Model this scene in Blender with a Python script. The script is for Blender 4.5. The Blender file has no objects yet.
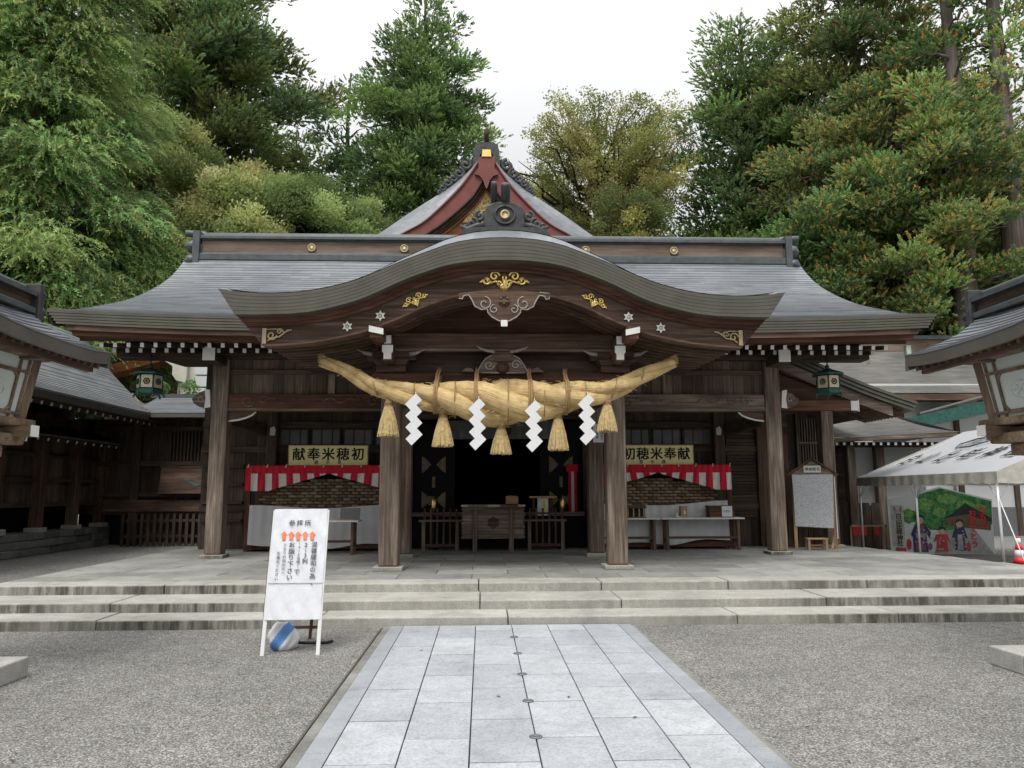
import bpy, bmesh, math, random
import numpy as np
from mathutils import Matrix, Vector
R = math.radians
random.seed(7)
S = bpy.context.scene
COL = S.collection

# ------------------------------------------------------------------ camera, sky, sun, exposure
cam_d = bpy.data.cameras.new('camera'); cam = bpy.data.objects.new('camera', cam_d); COL.objects.link(cam)
S.camera = cam
cam_d.sensor_width = 36.0; cam_d.lens = 770.0 / 1024 * 36.0; cam_d.clip_start = 0.05; cam_d.clip_end = 2000
psi, th, ro = R(2.22), R(7.96), R(0.2)
fv = Vector((math.sin(psi)*math.cos(th), math.cos(psi)*math.cos(th), math.sin(th)))
r0 = Vector((math.cos(psi), -math.sin(psi), 0)); u0 = r0.cross(fv)
rv = math.cos(ro)*r0 - math.sin(ro)*u0; uv_ = math.cos(ro)*u0 + math.sin(ro)*r0
cam.matrix_world = Matrix(((rv.x, uv_.x, -fv.x, -0.35), (rv.y, uv_.y, -fv.y, 0), (rv.z, uv_.z, -fv.z, 1.6), (0, 0, 0, 1)))

W = bpy.data.worlds.new('World'); S.world = W; W.use_nodes = True
nt = W.node_tree; nt.nodes.clear()
out = nt.nodes.new('ShaderNodeOutputWorld'); bg = nt.nodes.new('ShaderNodeBackground')
sky = nt.nodes.new('ShaderNodeTexSky'); sky.sky_type = 'NISHITA'; sky.sun_disc = False
SUN_EL, SUN_AZ = R(58), R(200)      # azimuth measured clockwise from +y (north)
sky.sun_elevation = SUN_EL; sky.sun_rotation = SUN_AZ; sky.dust_density = 4.0
hs = nt.nodes.new('ShaderNodeHueSaturation'); hs.inputs['Saturation'].default_value = 0.25
tc = nt.nodes.new('ShaderNodeTexCoord'); cn = nt.nodes.new('ShaderNodeTexNoise'); cn.inputs['Scale'].default_value = 2.2; cn.inputs['Detail'].default_value = 5
cr = nt.nodes.new('ShaderNodeValToRGB')
cr.color_ramp.elements[0].position = 0.3; cr.color_ramp.elements[0].color = (8.7, 8.85, 8.95, 1)
cr.color_ramp.elements[1].position = 0.7; cr.color_ramp.elements[1].color = (9.7, 9.8, 9.85, 1)
mx = nt.nodes.new('ShaderNodeMix'); mx.data_type = 'RGBA'; mx.inputs[0].default_value = 0.86
L = nt.links.new
L(sky.outputs[0], hs.inputs['Color']); L(tc.outputs['Generated'], cn.inputs['Vector']); L(cn.outputs['Fac'], cr.inputs['Fac'])
# overcast sky: three times brighter overhead than at the horizon (CIE standard overcast)
sx_ = nt.nodes.new('ShaderNodeSeparateXYZ'); L(tc.outputs['Generated'], sx_.inputs[0])
ma = nt.nodes.new('ShaderNodeMath'); ma.operation = 'MULTIPLY_ADD'; ma.use_clamp = False; ma.inputs[1].default_value = 1.75; ma.inputs[2].default_value = 0.42
mc = nt.nodes.new('ShaderNodeMath'); mc.operation = 'MAXIMUM'; mc.inputs[1].default_value = 0.0
L(sx_.outputs[2], mc.inputs[0])
sq = nt.nodes.new('ShaderNodeMath'); sq.operation = 'POWER'; sq.inputs[1].default_value = 2.0; L(mc.outputs[0], sq.inputs[0]); L(sq.outputs[0], ma.inputs[0])
vm = nt.nodes.new('ShaderNodeVectorMath'); vm.operation = 'SCALE'; L(cr.outputs[0], vm.inputs[0]); L(ma.outputs[0], vm.inputs['Scale'])
L(hs.outputs[0], mx.inputs[6]); L(vm.outputs[0], mx.inputs[7]); L(mx.outputs[2], bg.inputs['Color']); L(bg.outputs[0], out.inputs[0])
bg.inputs['Strength'].default_value = 0.084

sd = bpy.data.lights.new('sun', 'SUN'); sd.energy = 1.5; sd.angle = R(25); sd.color = (1.0, 0.97, 0.92)
sun = bpy.data.objects.new('sun', sd); COL.objects.link(sun)
sdir = Vector((math.sin(SUN_AZ)*math.cos(SUN_EL), math.cos(SUN_AZ)*math.cos(SUN_EL), math.sin(SUN_EL)))
sun.rotation_euler = sdir.to_track_quat('Z', 'Y').to_euler(); sun.location = (0, -10, 30)

S.view_settings.view_transform = 'Standard'; S.view_settings.look = 'None'
S.view_settings.exposure = 0.76; S.view_settings.gamma = 1.0
S.render.engine = 'CYCLES'
S.cycles.max_bounces = 8; S.cycles.diffuse_bounces = 6; S.cycles.glossy_bounces = 2; S.cycles.transmission_bounces = 3
S.cycles.transparent_max_bounces = 4; S.cycles.sample_clamp_indirect = 4.0
S.cycles.use_denoising = True

# ------------------------------------------------------------------ materials
def srgb(r, g, b):
    f = lambda c: (c/255/12.92) if c/255 <= 0.04045 else ((c/255+0.055)/1.055)**2.4
    return (f(r), f(g), f(b), 1)
def c4(c): return (c[0], c[1], c[2], 1)
class NM:
    def __init__(s, name, rough=0.7, metal=0.0, spec=0.3):
        s.m = bpy.data.materials.new(name); s.m.use_nodes = True; s.t = s.m.node_tree
        s.b = s.t.nodes['Principled BSDF']
        s.b.inputs['Roughness'].default_value = rough; s.b.inputs['Metallic'].default_value = metal
        s.b.inputs['Specular IOR Level'].default_value = spec
        s._tc = None
    def n(s, t, **kw):
        x = s.t.nodes.new('ShaderNode' + t)
        for k, v in kw.items(): setattr(x, k, v)
        return x
    def l(s, a, b): s.t.links.new(a, b)
    def coord(s, scale=(1, 1, 1), kind='Object', loc=(0, 0, 0)):
        if s._tc is None: s._tc = s.n('TexCoord')
        mp = s.n('Mapping'); mp.inputs['Scale'].default_value = scale; mp.inputs['Location'].default_value = loc
        s.l(s._tc.outputs[kind], mp.inputs['Vector']); return mp.outputs[0]
    def noise(s, scale, detail=4, vec=None, rough=0.55):
        x = s.n('TexNoise'); x.inputs['Scale'].default_value = scale; x.inputs['Detail'].default_value = detail; x.inputs['Roughness'].default_value = rough
        s.l(vec if vec is not None else s.coord(), x.inputs['Vector']); return x.outputs['Fac']
    def ramp(s, fac, stops):
        x = s.n('ValToRGB'); e = x.color_ramp.elements
        while len(e) < len(stops): e.new(0.5)
        for i, (p, c) in enumerate(stops): e[i].position = p; e[i].color = c4(c)
        s.l(fac, x.inputs['Fac']); return x.outputs[0]
    def mix(s, a, b, fac=0.5, mode='MIX'):
        x = s.n('Mix'); x.data_type = 'RGBA'; x.blend_type = mode
        for v, i in ((fac, 0), (a, 6), (b, 7)):
            if hasattr(v, 'is_linked') or hasattr(v, 'links'): s.l(v, x.inputs[i])
            else: x.inputs[i].default_value = v if i == 0 else c4(v)
        return x.outputs[2]
    def island(s): return s.n('NewGeometry').outputs['Random Per Island']
    def math(s, op, a, b=None):
        x = s.n('Math'); x.operation = op
        for i, v in enumerate((a, b)):
            if v is None: continue
            if hasattr(v, 'links'): s.l(v, x.inputs[i])
            else: x.inputs[i].default_value = v
        return x.outputs[0]
    def bump(s, h, strength=0.3, dist=0.01):
        x = s.n('Bump'); x.inputs['Strength'].default_value = strength; x.inputs['Distance'].default_value = dist
        s.l(h, x.inputs['Height']); s.l(x.outputs[0], s.b.inputs['Normal'])
    def col(s, c):
        if hasattr(c, 'links'): s.l(c, s.b.inputs['Base Color'])
        else: s.b.inputs['Base Color'].default_value = c4(c)
        return s
def plain(name, c, rough=0.6, metal=0.0, var=0.12, scale=8):
    k = NM(name, rough, metal)
    f = k.noise(scale, 4)
    k.col(k.ramp(f, [(0.3, [x*(1-var) for x in c[:3]]), (0.7, [min(1, x*(1+var)) for x in c[:3]])]))
    return k.m
def wood(name, dark, mid, light, axis='x', scale=1.0, island=0.0, rough=0.75, bump=0.35):
    k = NM(name, rough, 0, 0.25)
    st = {'x': (1.2, 26, 26), 'y': (26, 1.2, 26), 'z': (26, 26, 1.2)}[axis]
    v = k.coord([a*scale for a in st]); g = k.noise(1.0, 5, v, 0.65)
    c = k.ramp(g, [(0.30, dark), (0.52, mid), (0.75, light)])
    st2 = {'x': (0.7, 3, 3), 'y': (3, 0.7, 3), 'z': (3, 3, 0.7)}[axis]
    p = k.noise(1.0, 4, k.coord([a*scale for a in st2], loc=(3, 1, 7)))
    c = k.mix(c, k.ramp(p, [(0.35, (0.62, 0.58, 0.55)), (0.7, (1.3, 1.28, 1.28))]), 1.0, 'MULTIPLY')
    if island:
        r = k.island(); c = k.mix(c, k.ramp(r, [(0, (1-island,)*3), (1, (1+island, 1+island*.95, 1+island*.9))]), 1.0, 'MULTIPLY')
    k.col(c); k.bump(g, bump, 0.006); return k.m
M = {}
DW = ((0.058, 0.036, 0.026), (0.106, 0.066, 0.047), (0.18, 0.13, 0.10))
for a in 'xyz':
    M['wood_'+a] = wood('weathered_wood_'+a, *DW, axis=a)
    M['grey_'+a] = wood('grey_weathered_wood_'+a, (0.078, 0.058, 0.045), (0.165, 0.131, 0.105), (0.34, 0.29, 0.245), axis=a)
    M['dark_'+a] = wood('dark_aged_wood_'+a, (0.034, 0.024, 0.018), (0.070, 0.050, 0.037), (0.122, 0.093, 0.072), axis=a)
    M['red_'+a] = wood('reddish_wood_'+a, (0.050, 0.024, 0.015), (0.105, 0.050, 0.032), (0.17, 0.095, 0.065), axis=a)
    M['pale_'+a] = wood('pale_new_wood_'+a, (0.30, 0.20, 0.11), (0.42, 0.29, 0.17), (0.52, 0.38, 0.24), axis=a)
M['tan_x'] = wood('tan_lantern_wood_x', (0.12, 0.085, 0.058), (0.21, 0.152, 0.105), (0.30, 0.23, 0.165), axis='x'); M['tan_z'] = wood('tan_lantern_wood_z', (0.12, 0.085, 0.058), (0.21, 0.152, 0.105), (0.30, 0.23, 0.165), axis='z')
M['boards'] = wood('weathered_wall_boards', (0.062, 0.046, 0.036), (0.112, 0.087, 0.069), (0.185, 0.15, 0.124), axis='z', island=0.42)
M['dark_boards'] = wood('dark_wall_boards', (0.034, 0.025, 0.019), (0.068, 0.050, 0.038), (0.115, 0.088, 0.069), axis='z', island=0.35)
M['dark_boards_h'] = wood('dark_horizontal_boards', (0.030, 0.021, 0.016), (0.060, 0.043, 0.032), (0.098, 0.074, 0.058), axis='x', island=0.35)
M['barge'] = wood('carved_gable_wood', (0.042, 0.024, 0.018), (0.082, 0.050, 0.038), (0.19, 0.14, 0.115), axis='x', scale=0.8)
M['white'] = plain('white_paint', (0.66, 0.66, 0.64), 0.6, 0, 0.04)
M['gold'] = plain('gilded_metal', (0.83, 0.62, 0.22), 0.32, 0.9, 0.1)
M['brass'] = plain('dull_brass', (0.42, 0.34, 0.20), 0.5, 0.35, 0.15)
M['silver'] = plain('pale_star_metal', (0.62, 0.62, 0.55), 0.42, 0.6, 0.12)
M['black'] = plain('black_ink', (0.012, 0.012, 0.013), 0.7)
M['void'] = plain('unlit_interior_black', (0.010, 0.009, 0.010), 0.9)  # darkness of the room, underfloor and windows put into a near-black colour
M['grey_ink'] = plain('faded_ink', (0.055, 0.06, 0.07), 0.7)
M['iron'] = plain('dark_iron', (0.03, 0.03, 0.03), 0.5, 0.6)
M['steel'] = plain('white_tent_pole', (0.62, 0.63, 0.64), 0.35, 0.2, 0.05)

def copper_roof(name, c1, c2, rough=0.42, along='x'):
    k = NM(name, rough, 0.25, 0.5)
    v = k.coord((1.6, 9, 9) if along == 'x' else (9, 1.6, 9))
    a = k.noise(1.0, 5, v)
    b = k.noise(0.45, 3, k.coord((1, 1, 1)))
    c = k.ramp(a, [(0.3, c1), (0.7, c2)])
    c = k.mix(c, k.ramp(b, [(0.35, (0.82, 0.83, 0.86)), (0.65, (1.16, 1.16, 1.14))]), 1.0, 'MULTIPLY')
    r = k.island(); c = k.mix(c, k.ramp(r, [(0, (0.88,)*3), (1, (1.12,)*3)]), 1.0, 'MULTIPLY')
    k.col(c); k.bump(a, 0.15, 0.01); return k.m
M['roof'] = copper_roof('grey_copper_roofing', (0.155, 0.163, 0.177), (0.200, 0.208, 0.224))
M['roof_y'] = copper_roof('grey_copper_roofing_side', (0.155, 0.163, 0.177), (0.200, 0.208, 0.224), along='y')
M['roof_tan'] = copper_roof('sunbleached_shingle', (0.15, 0.145, 0.135), (0.22, 0.212, 0.195))
M['edge'] = plain('layered_copper_edge', (0.088, 0.084, 0.068), 0.55, 0.15, 0.14, 3)
M['edge_dark'] = plain('dark_copper_edge', (0.10, 0.092, 0.08), 0.5, 0.2, 0.14, 3)
M['ridge'] = plain('patinated_copper', (0.082, 0.092, 0.094), 0.45, 0.3, 0.2, 5)
M['ridge_band'] = wood('brown_ridge_band', (0.13, 0.095, 0.075), (0.18, 0.14, 0.11), (0.22, 0.17, 0.14), axis='x')
M['carved'] = plain('carved_dark_bronze', (0.055, 0.057, 0.057), 0.5, 0.3, 0.35, 9)
M['crimson'] = plain('faded_crimson_lacquer', (0.17, 0.052, 0.045), 0.5, 0, 0.15, 3)
M['ochre'] = plain('gilded_ochre_carving', (0.52, 0.40, 0.17), 0.5, 0.2, 0.25, 12)
M['orange_wood'] = wood('orange_gable_wood', (0.20, 0.075, 0.03), (0.30, 0.12, 0.05), (0.38, 0.17, 0.08), axis='x')

def granite(name, c, var, stain_shade=0.0, island=0.08, streak=False, speck=0.35, scale=1.0):
    k = NM(name, 0.8, 0, 0.3)
    a = k.noise(80*scale, 3, None, .7); b = k.noise(1.6, 5); d = k.noise(9, 4)
    col = k.ramp(a, [(0.30, [x*(1-speck) for x in c]), (0.5, c), (0.72, [min(1, x*(1+speck*.6)) for x in c])])
    col = k.mix(col, k.ramp(b, [(0.32, (1-var,)*3), (0.68, (1+var*.7,)*3)]), 1.0, 'MULTIPLY')
    col = k.mix(col, k.ramp(d, [(0.3, (1-var*.5,)*3), (0.6, (1.05,)*3)]), 1.0, 'MULTIPLY')
    r = k.island(); col = k.mix(col, k.ramp(r, [(0, (1-island, 1-island, 1-island)), (1, (1+island, 1+island, 1+island*.8))]), 1.0, 'MULTIPLY')
    if streak:   # rain streaks of dirt, plus riser shade put into the upright faces' colour
        g = k.n('NewGeometry'); sx = k.n('SeparateXYZ'); k.l(g.outputs['Normal'], sx.inputs[0])
        up = k.math('ABSOLUTE', sx.outputs[2]); side = k.math('SUBTRACT', 1.0, up)
        st = k.noise(1.0, 5, k.coord((9, 9, 1.2)), 0.7); big = k.noise(0.55, 3, k.coord((1, 0.2, 0.2), loc=(5, 0, 0)))
        s2 = k.ramp(st, [(0.34, (0.1,)*3), (0.58, (1,)*3)])
        s3 = k.ramp(big, [(0.38, (0.42,)*3), (0.56, (1,)*3)])
        sp_ = k.n('SeparateXYZ'); k.l(k.coord(), sp_.inputs[0]); ax = k.math('ABSOLUTE', k.math('SUBTRACT', sp_.outputs[0], .3)); wear = k.ramp(k.math('MULTIPLY', ax, .1), [(.17, (.22,)*3), (.36, (1,)*3)])   # feet keep the middle clean
        m = k.mix(k.mix(s2, s3, 1.0, 'MULTIPLY'), wear, 1.0, 'MULTIPLY'); m2 = k.mix((0, 0, 0), m, side)
        col = k.mix(col, (0.062, 0.056, 0.045), k.math('MULTIPLY', m2, stain_shade))
    bl = k.noise(2.6, 3, k.coord(loc=(4, 9, 2))); col = k.mix(col, k.ramp(bl, [(.60, (1,)*3), (.70, (.84,)*3)]), 1.0, 'MULTIPLY')
    k.col(col); k.bump(a, 0.25, 0.004); return k.m
M['path'] = granite('pale_blue_granite', (0.325, 0.337, 0.36), 0.14, island=0.10, speck=0.30, scale=0.7)
M['path_border'] = granite('path_border_granite', (0.245, 0.256, 0.275), 0.13, island=0.08, speck=0.25)
M['kerb'] = granite('mossy_kerb', (0.19, 0.187, 0.172), 0.3, island=0.1)
M['step'] = granite('weathered_step_granite', (0.345, 0.335, 0.305), 0.2, stain_shade=1.0, streak=True, island=0.08)
M['paving'] = granite('platform_paving', (0.245, 0.245, 0.235), 0.22, island=0.2, speck=0.2)
M['plinth'] = granite('lantern_base_granite', (0.36, 0.35, 0.33), 0.18, stain_shade=0.5, streak=True)
M['rubble'] = granite('dark_masonry', (0.125, 0.13, 0.12), 0.3, island=0.35)
M['joint'] = plain('dark_joint', (0.045, 0.045, 0.042), 0.95)
M['concrete'] = plain('cream_concrete', (0.48, 0.46, 0.40), 0.8, 0, 0.08, 3)
M['plaster'] = plain('white_plaster_wall', (0.52, 0.53, 0.53), 0.8, 0, 0.05, 1.5)

def gravel_mat():
    k = NM('grey_gravel', 0.9, 0, 0.2)
    v = k.n('TexVoronoi'); v.inputs['Scale'].default_value = 92; k.l(k.coord(), v.inputs['Vector'])
    sp = k.n('SeparateColor'); k.l(v.outputs['Color'], sp.inputs[0])
    c = k.ramp(sp.outputs[0], [(0.0, (0.12, 0.116, 0.11)), (0.45, (0.255, 0.248, 0.237)), (0.8, (0.35, 0.342, 0.328)), (1.0, (0.54, 0.53, 0.51))])
    gap = k.ramp(v.outputs['Distance'], [(0.4, (1,)*3), (0.85, (0.5,)*3)])
    c = k.mix(c, gap, 1.0, 'MULTIPLY')
    b = k.noise(0.7, 5); c = k.mix(c, k.ramp(b, [(0.3, (0.84, 0.84, 0.83)), (0.7, (1.12, 1.11, 1.1))]), 1.0, 'MULTIPLY')
    f = k.noise(5.0, 4); c = k.mix(c, k.ramp(f, [(0.3, (0.86,)*3), (0.7, (1.1,)*3)]), 1.0, 'MULTIPLY')
    k.col(c); inv = k.math('SUBTRACT', 1.0, v.outputs['Distance']); k.bump(inv, 0.8, 0.02); return k.m
M['gravel'] = gravel_mat()
def straw_mat(name, c):
    k = NM(name, 0.75, 0, 0.2)
    a = k.noise(1.0, 4, k.coord((2.5, 55, 1), 'UV'), 0.7)
    b = k.noise(7, 4)
    col = k.ramp(a, [(0.3, [x*0.5 for x in c]), (0.5, c), (0.75, [min(1, x*1.3) for x in c])])
    col = k.mix(col, k.ramp(b, [(0.3, (0.75, 0.7, 0.6)), (0.65, (1.1,)*3)]), 1.0, 'MULTIPLY')
    k.col(col); k.bump(a, 0.6, 0.012); return k.m
M['straw'] = straw_mat('golden_rice_straw', (0.58, 0.43, 0.215))
M['tassel'] = plain('tassel_straw', (0.50, 0.38, 0.19), 0.8, 0, 0.3, 25)
M['cord'] = plain('brown_straw_cord', (0.30, 0.19, 0.09), 0.85, 0, 0.25, 30)
M['paper'] = plain('white_paper', (0.64, 0.64, 0.65), 0.7, 0, 0.03)
M['cloth_white'] = plain('white_cloth', (0.62, 0.62, 0.60), 0.9, 0, 0.06, 4)
M['sheet'] = plain('grey_white_sheet', (0.50, 0.51, 0.51), 0.9, 0, 0.08, 3)
M['cloth_red'] = plain('red_cloth', (0.52, 0.016, 0.035), 0.85, 0, 0.1, 5)
M['yellow'] = plain('pale_yellow_board', (0.80, 0.74, 0.36), 0.6, 0, 0.04)
M['bag'] = plain('brown_rice_bag', (0.22, 0.155, 0.095), 0.8, 0, 0.35, 18)
M['carve_edge'] = plain('worn_pale_carving_edge', (0.30, 0.28, 0.25), 0.7, 0, .3, 20)
M['dim_gilt'] = plain('dimmed_gilt', (0.16, 0.135, 0.075), 0.5, 0.4, .3, 14)  # gilt darkened in colour so the door fittings stay dim in the hall
M['pale_green'] = plain('pale_green_copper', (0.38, 0.46, 0.40), 0.6)
M['teal'] = plain('verdigris_bronze', (0.035, 0.105, 0.09), 0.5, 0.4, 0.3, 12)
M['lattice_gold'] = plain('pierced_gilt_panel', (0.55, 0.50, 0.36), 0.5, 0.2, 0.25, 60)
M['glass'] = plain('frosted_lantern_pane', (0.55, 0.60, 0.57), 0.25, 0, 0.05, 3)
M['dark_glass'] = plain('dim_transom_pane', (0.11, 0.115, 0.115), 0.2, 0, 0.15, 3)
M['tent'] = plain('white_tent_canvas', (0.50, 0.51, 0.53), 0.75, 0, 0.04, 2)
_t = M['tent']; _n = _t.node_tree; _tr = _n.nodes.new('ShaderNodeBsdfTranslucent'); _tr.inputs[0].default_value = (.7, .7, .7, 1); _ms = _n.nodes.new('ShaderNodeMixShader'); _ms.inputs[0].default_value = .35
_n.links.new(_n.nodes['Principled BSDF'].outputs[0], _ms.inputs[1]); _n.links.new(_tr.outputs[0], _ms.inputs[2]); _n.links.new(_ms.outputs[0], _n.nodes['Material Output'].inputs[0])
M['valance'] = plain('weathered_canvas_edge', (0.40, 0.385, 0.34), 0.85, 0, 0.18, 6)
M['red_paint'] = plain('red_paint', (0.60, 0.03, 0.035), 0.5)
M['orange'] = plain('orange_arrow', (0.75, 0.20, 0.10), 0.7)
M['sackcloth'] = plain('white_sandbag', (0.58, 0.59, 0.60), 0.6, 0, 0.08, 6)
M['blue'] = plain('blue_stripe', (0.10, 0.23, 0.52), 0.6)
M['greypole'] = plain('grey_steel_pipe', (0.16, 0.16, 0.17), 0.5, 0.5)

def leaf_mat(name):
    k = NM(name, 0.6, 0, 0.25)
    at = k.n('Attribute'); at.attribute_name = 'tint'
    k.l(at.outputs['Color'], k.b.inputs['Base Color'])
    tr = k.n('BsdfTranslucent'); k.l(at.outputs['Color'], tr.inputs['Color'])
    ms = k.n('MixShader'); ms.inputs[0].default_value = 0.45
    o = k.t.nodes['Material Output']; k.l(k.b.outputs[0], ms.inputs[1]); k.l(tr.outputs[0], ms.inputs[2]); k.l(ms.outputs[0], o.inputs[0])
    return k.m
M['leaf'] = leaf_mat('foliage')
M['bark'] = wood('cedar_bark', (0.06, 0.05, 0.042), (0.13, 0.112, 0.098), (0.24, 0.215, 0.19), axis='z', scale=0.35, bump=0.8)
M['dark_bark'] = wood('dark_bark', (0.02, 0.017, 0.014), (0.045, 0.038, 0.032), (0.085, 0.072, 0.062), axis='z', scale=0.35, bump=0.8)

# ------------------------------------------------------------------ mesh builder
class MB:
    def __init__(s): s.v = []; s.f = []; s.uv = []; s.smooth = []
    mi = None
    def add(s, verts, faces, uvs=None, smooth=False, M4=None):
        o = len(s.v)
        s.v += [tuple(M4 @ Vector(p)) for p in verts] if M4 is not None else [tuple(p) for p in verts]
        for i, f in enumerate(faces):
            s.f.append([o+j for j in f]); s.uv.append(uvs[i] if uvs else None); s.smooth.append(smooth)
        return s
    def box(s, x0, x1, y0, y1, z0, z1, M4=None):
        v = [(x, y, z) for z in (z0, z1) for y in (y0, y1) for x in (x0, x1)]
        return s.add(v, [(0, 2, 3, 1), (4, 5, 7, 6), (0, 1, 5, 4), (2, 6, 7, 3), (0, 4, 6, 2), (1, 3, 7, 5)], M4=M4)
    def cbox(s, c, d, M4=None):
        return s.box(c[0]-d[0]/2, c[0]+d[0]/2, c[1]-d[1]/2, c[1]+d[1]/2, c[2]-d[2]/2, c[2]+d[2]/2, M4)
    def bar(s, a, b, w, h):      # rectangular bar from a to b
        a, b = Vector(a), Vector(b); d = (b-a); l = d.length; q = d.to_track_quat('Y', 'Z')
        return s.box(-w/2, w/2, 0, l, -h/2, h/2, Matrix.Translation(a) @ q.to_matrix().to_4x4())
    def prism(s, poly, t0, t1, axis='y', M4=None):   # poly: closed outline in the two other axes
        n = len(poly)
        mk = {'y': lambda p, t: (p[0], t, p[1]), 'x': lambda p, t: (t, p[0], p[1]), 'z': lambda p, t: (p[0], p[1], t)}[axis]
        v = [mk(p, t0) for p in poly] + [mk(p, t1) for p in poly]
        f = [tuple(range(n))[::-1], tuple(range(n, 2*n))] + [(i, (i+1) % n, n+(i+1) % n, n+i) for i in range(n)]
        return s.add(v, f, M4=M4)
    def ribbon(s, top, bot, t0, t1, axis='y'):       # solid between two curves (same count), given in (a,z); quads, so concave outlines are safe
        n = len(top)
        mk = {'y': lambda p, t: (p[0], t, p[1]), 'x': lambda p, t: (t, p[0], p[1])}[axis]
        v = [mk(p, t) for t in (t0, t1) for c in (top, bot) for p in c]
        A, B, C, D = 0, n, 2*n, 3*n; f = []
        for i in range(n-1):
            f += [(A+i, A+i+1, B+i+1, B+i), (C+i+1, C+i, D+i, D+i+1), (A+i+1, A+i, C+i, C+i+1), (B+i, B+i+1, D+i+1, D+i)]
        f += [(A, B, D, C), (B+n-1, A+n-1, C+n-1, D+n-1)]
        return s.add(v, f)
    def tube(s, path, rad, n=10, caps=True, smooth=True, vscale=1.0):
        P = [Vector(p) for p in path]; m = len(P)
        if not hasattr(rad, '__len__'): rad = [rad]*m
        v = []; ref = None; us = [0]
        for i in range(m):
            t = (P[min(i+1, m-1)] - P[max(i-1, 0)]).normalized()
            if ref is None:
                ref = Vector((0, 0, 1)) if abs(t.z) < 0.9 else Vector((1, 0, 0))
            a = (ref - t*ref.dot(t)).normalized(); ref = a; b = t.cross(a)
            for j in range(n):
                w = 2*math.pi*j/n; v.append(P[i] + (a*math.cos(w) + b*math.sin(w))*rad[i])
            if i: us.append(us[-1] + (P[i]-P[i-1]).length)
        f = []; uv = []
        for i in range(m-1):
            for j in range(n):
                k = (j+1) % n
                f.append((i*n+j, i*n+k, (i+1)*n+k, (i+1)*n+j))
                uv.append([(us[i], j/n*vscale), (us[i], (j+1)/n*vscale), (us[i+1], (j+1)/n*vscale), (us[i+1], j/n*vscale)])
        if caps:
            f += [tuple(range(n))[::-1], tuple(range((m-1)*n, m*n))]; uv += [None, None]
        return s.add(v, f, uv, smooth)
    def lathe(s, prof, n=20, c=(0, 0, 0), M4=None, smooth=True):   # prof: (r,z)
        v = [(c[0]+r*math.cos(2*math.pi*j/n), c[1]+r*math.sin(2*math.pi*j/n), c[2]+z) for r, z in prof for j in range(n)]
        f = [(i*n+j, i*n+(j+1) % n, (i+1)*n+(j+1) % n, (i+1)*n+j) for i in range(len(prof)-1) for j in range(n)]
        f += [tuple(range(n))[::-1], tuple(range((len(prof)-1)*n, len(prof)*n))]
        return s.add(v, f, None, smooth, M4)
    def grid(s, P, thick=0.0, smooth=True):          # P[i][j] points -> sheet
        n, m = len(P), len(P[0]); v = [p for r in P for p in r]
        f = [(i*m+j, i*m+j+1, (i+1)*m+j+1, (i+1)*m+j) for i in range(n-1) for j in range(m-1)]
        return s.add(v, f, None, smooth)
    def build(s, name, mat, parent=None, world=True, bevel=0.0, mods=None, origin=None):
        me = bpy.data.meshes.new(name)
        off = Vector((0, 0, 0))
        if parent is not None:
            if world: off = Vector(parent['_o'])
        else:
            if origin is None:
                a = np.array(s.v); lo, hi = a.min(0), a.max(0); origin = ((lo[0]+hi[0])/2, (lo[1]+hi[1])/2, lo[2])
            off = Vector(origin)
        me.from_pydata([(p[0]-off.x, p[1]-off.y, p[2]-off.z) for p in s.v], [], s.f)
        if any(u is not None for u in s.uv):
            ul = me.uv_layers.new(name='UVMap')
            flat = []
            for f, u in zip(s.f, s.uv):
                for i in range(len(f)): flat += list(u[i]) if u is not None else [0.0, 0.0]
            ul.data.foreach_set('uv', flat)
        if s.mi: me.polygons.foreach_set('material_index', s.mi)
        if any(s.smooth): me.polygons.foreach_set('use_smooth', s.smooth)
        me.materials.append(mat if not isinstance(mat, str) else M[mat]); me.update()
        o = bpy.data.objects.new(name, me); COL.objects.link(o)
        if parent is not None:
            o.parent = parent; o['_o'] = tuple(parent['_o']) if world else (0, 0, 0)
        else:
            o.location = off; o['_o'] = tuple(off)
        if bevel:
            b = o.modifiers.new('bevel', 'BEVEL'); b.width = bevel; b.segments = 2; b.limit_method = 'ANGLE'; b.angle_limit = R(40)
            b.use_clamp_overlap = True
        return o
def tag(o, label=None, cat=None, group=None, kind=None):
    if label: o['label'] = label
    if cat: o['category'] = cat
    if group: o['group'] = group
    if kind: o['kind'] = kind
    return o
def thing(name, label, cat, loc=(0, 0, 0), rz=0.0, group=None):
    o = bpy.data.objects.new(name, None); COL.objects.link(o); o.location = loc; o.rotation_euler = (0, 0, rz)
    o['_o'] = tuple(loc); o.empty_display_size = 0.2
    return tag(o, label, cat, group)
def copy_tree(o, parent=None):
    c = o.copy(); COL.objects.link(c)
    if parent is not None: c.parent = parent
    for ch in list(o.children): copy_tree(ch, c)
    return c
def struct(name, mb, mat, **kw):
    return tag(mb.build(name, mat, origin=(0, 0, 0), **kw), kind='structure')
def smoothcurve(pts, n):
    # monotone-ish Catmull-Rom through (a, z) points, resampled to n
    p = [Vector(q) for q in pts]; out_ = []
    m = len(p)-1
    for i in range(n):
        t = i/(n-1)*m; k = min(int(t), m-1); u = t-k
        p0 = p[k-1] if k else p[0]*2-p[1]; p1 = p[k]; p2 = p[k+1]; p3 = p[k+2] if k+2 <= m else p[m]*2-p[m-1]
        q = 0.5*((2*p1) + (p2-p0)*u + (2*p0-5*p1+4*p2-p3)*u*u + (3*p1-p0-3*p2+p3)*u**3)
        out_.append(tuple(q))
    return out_
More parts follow.
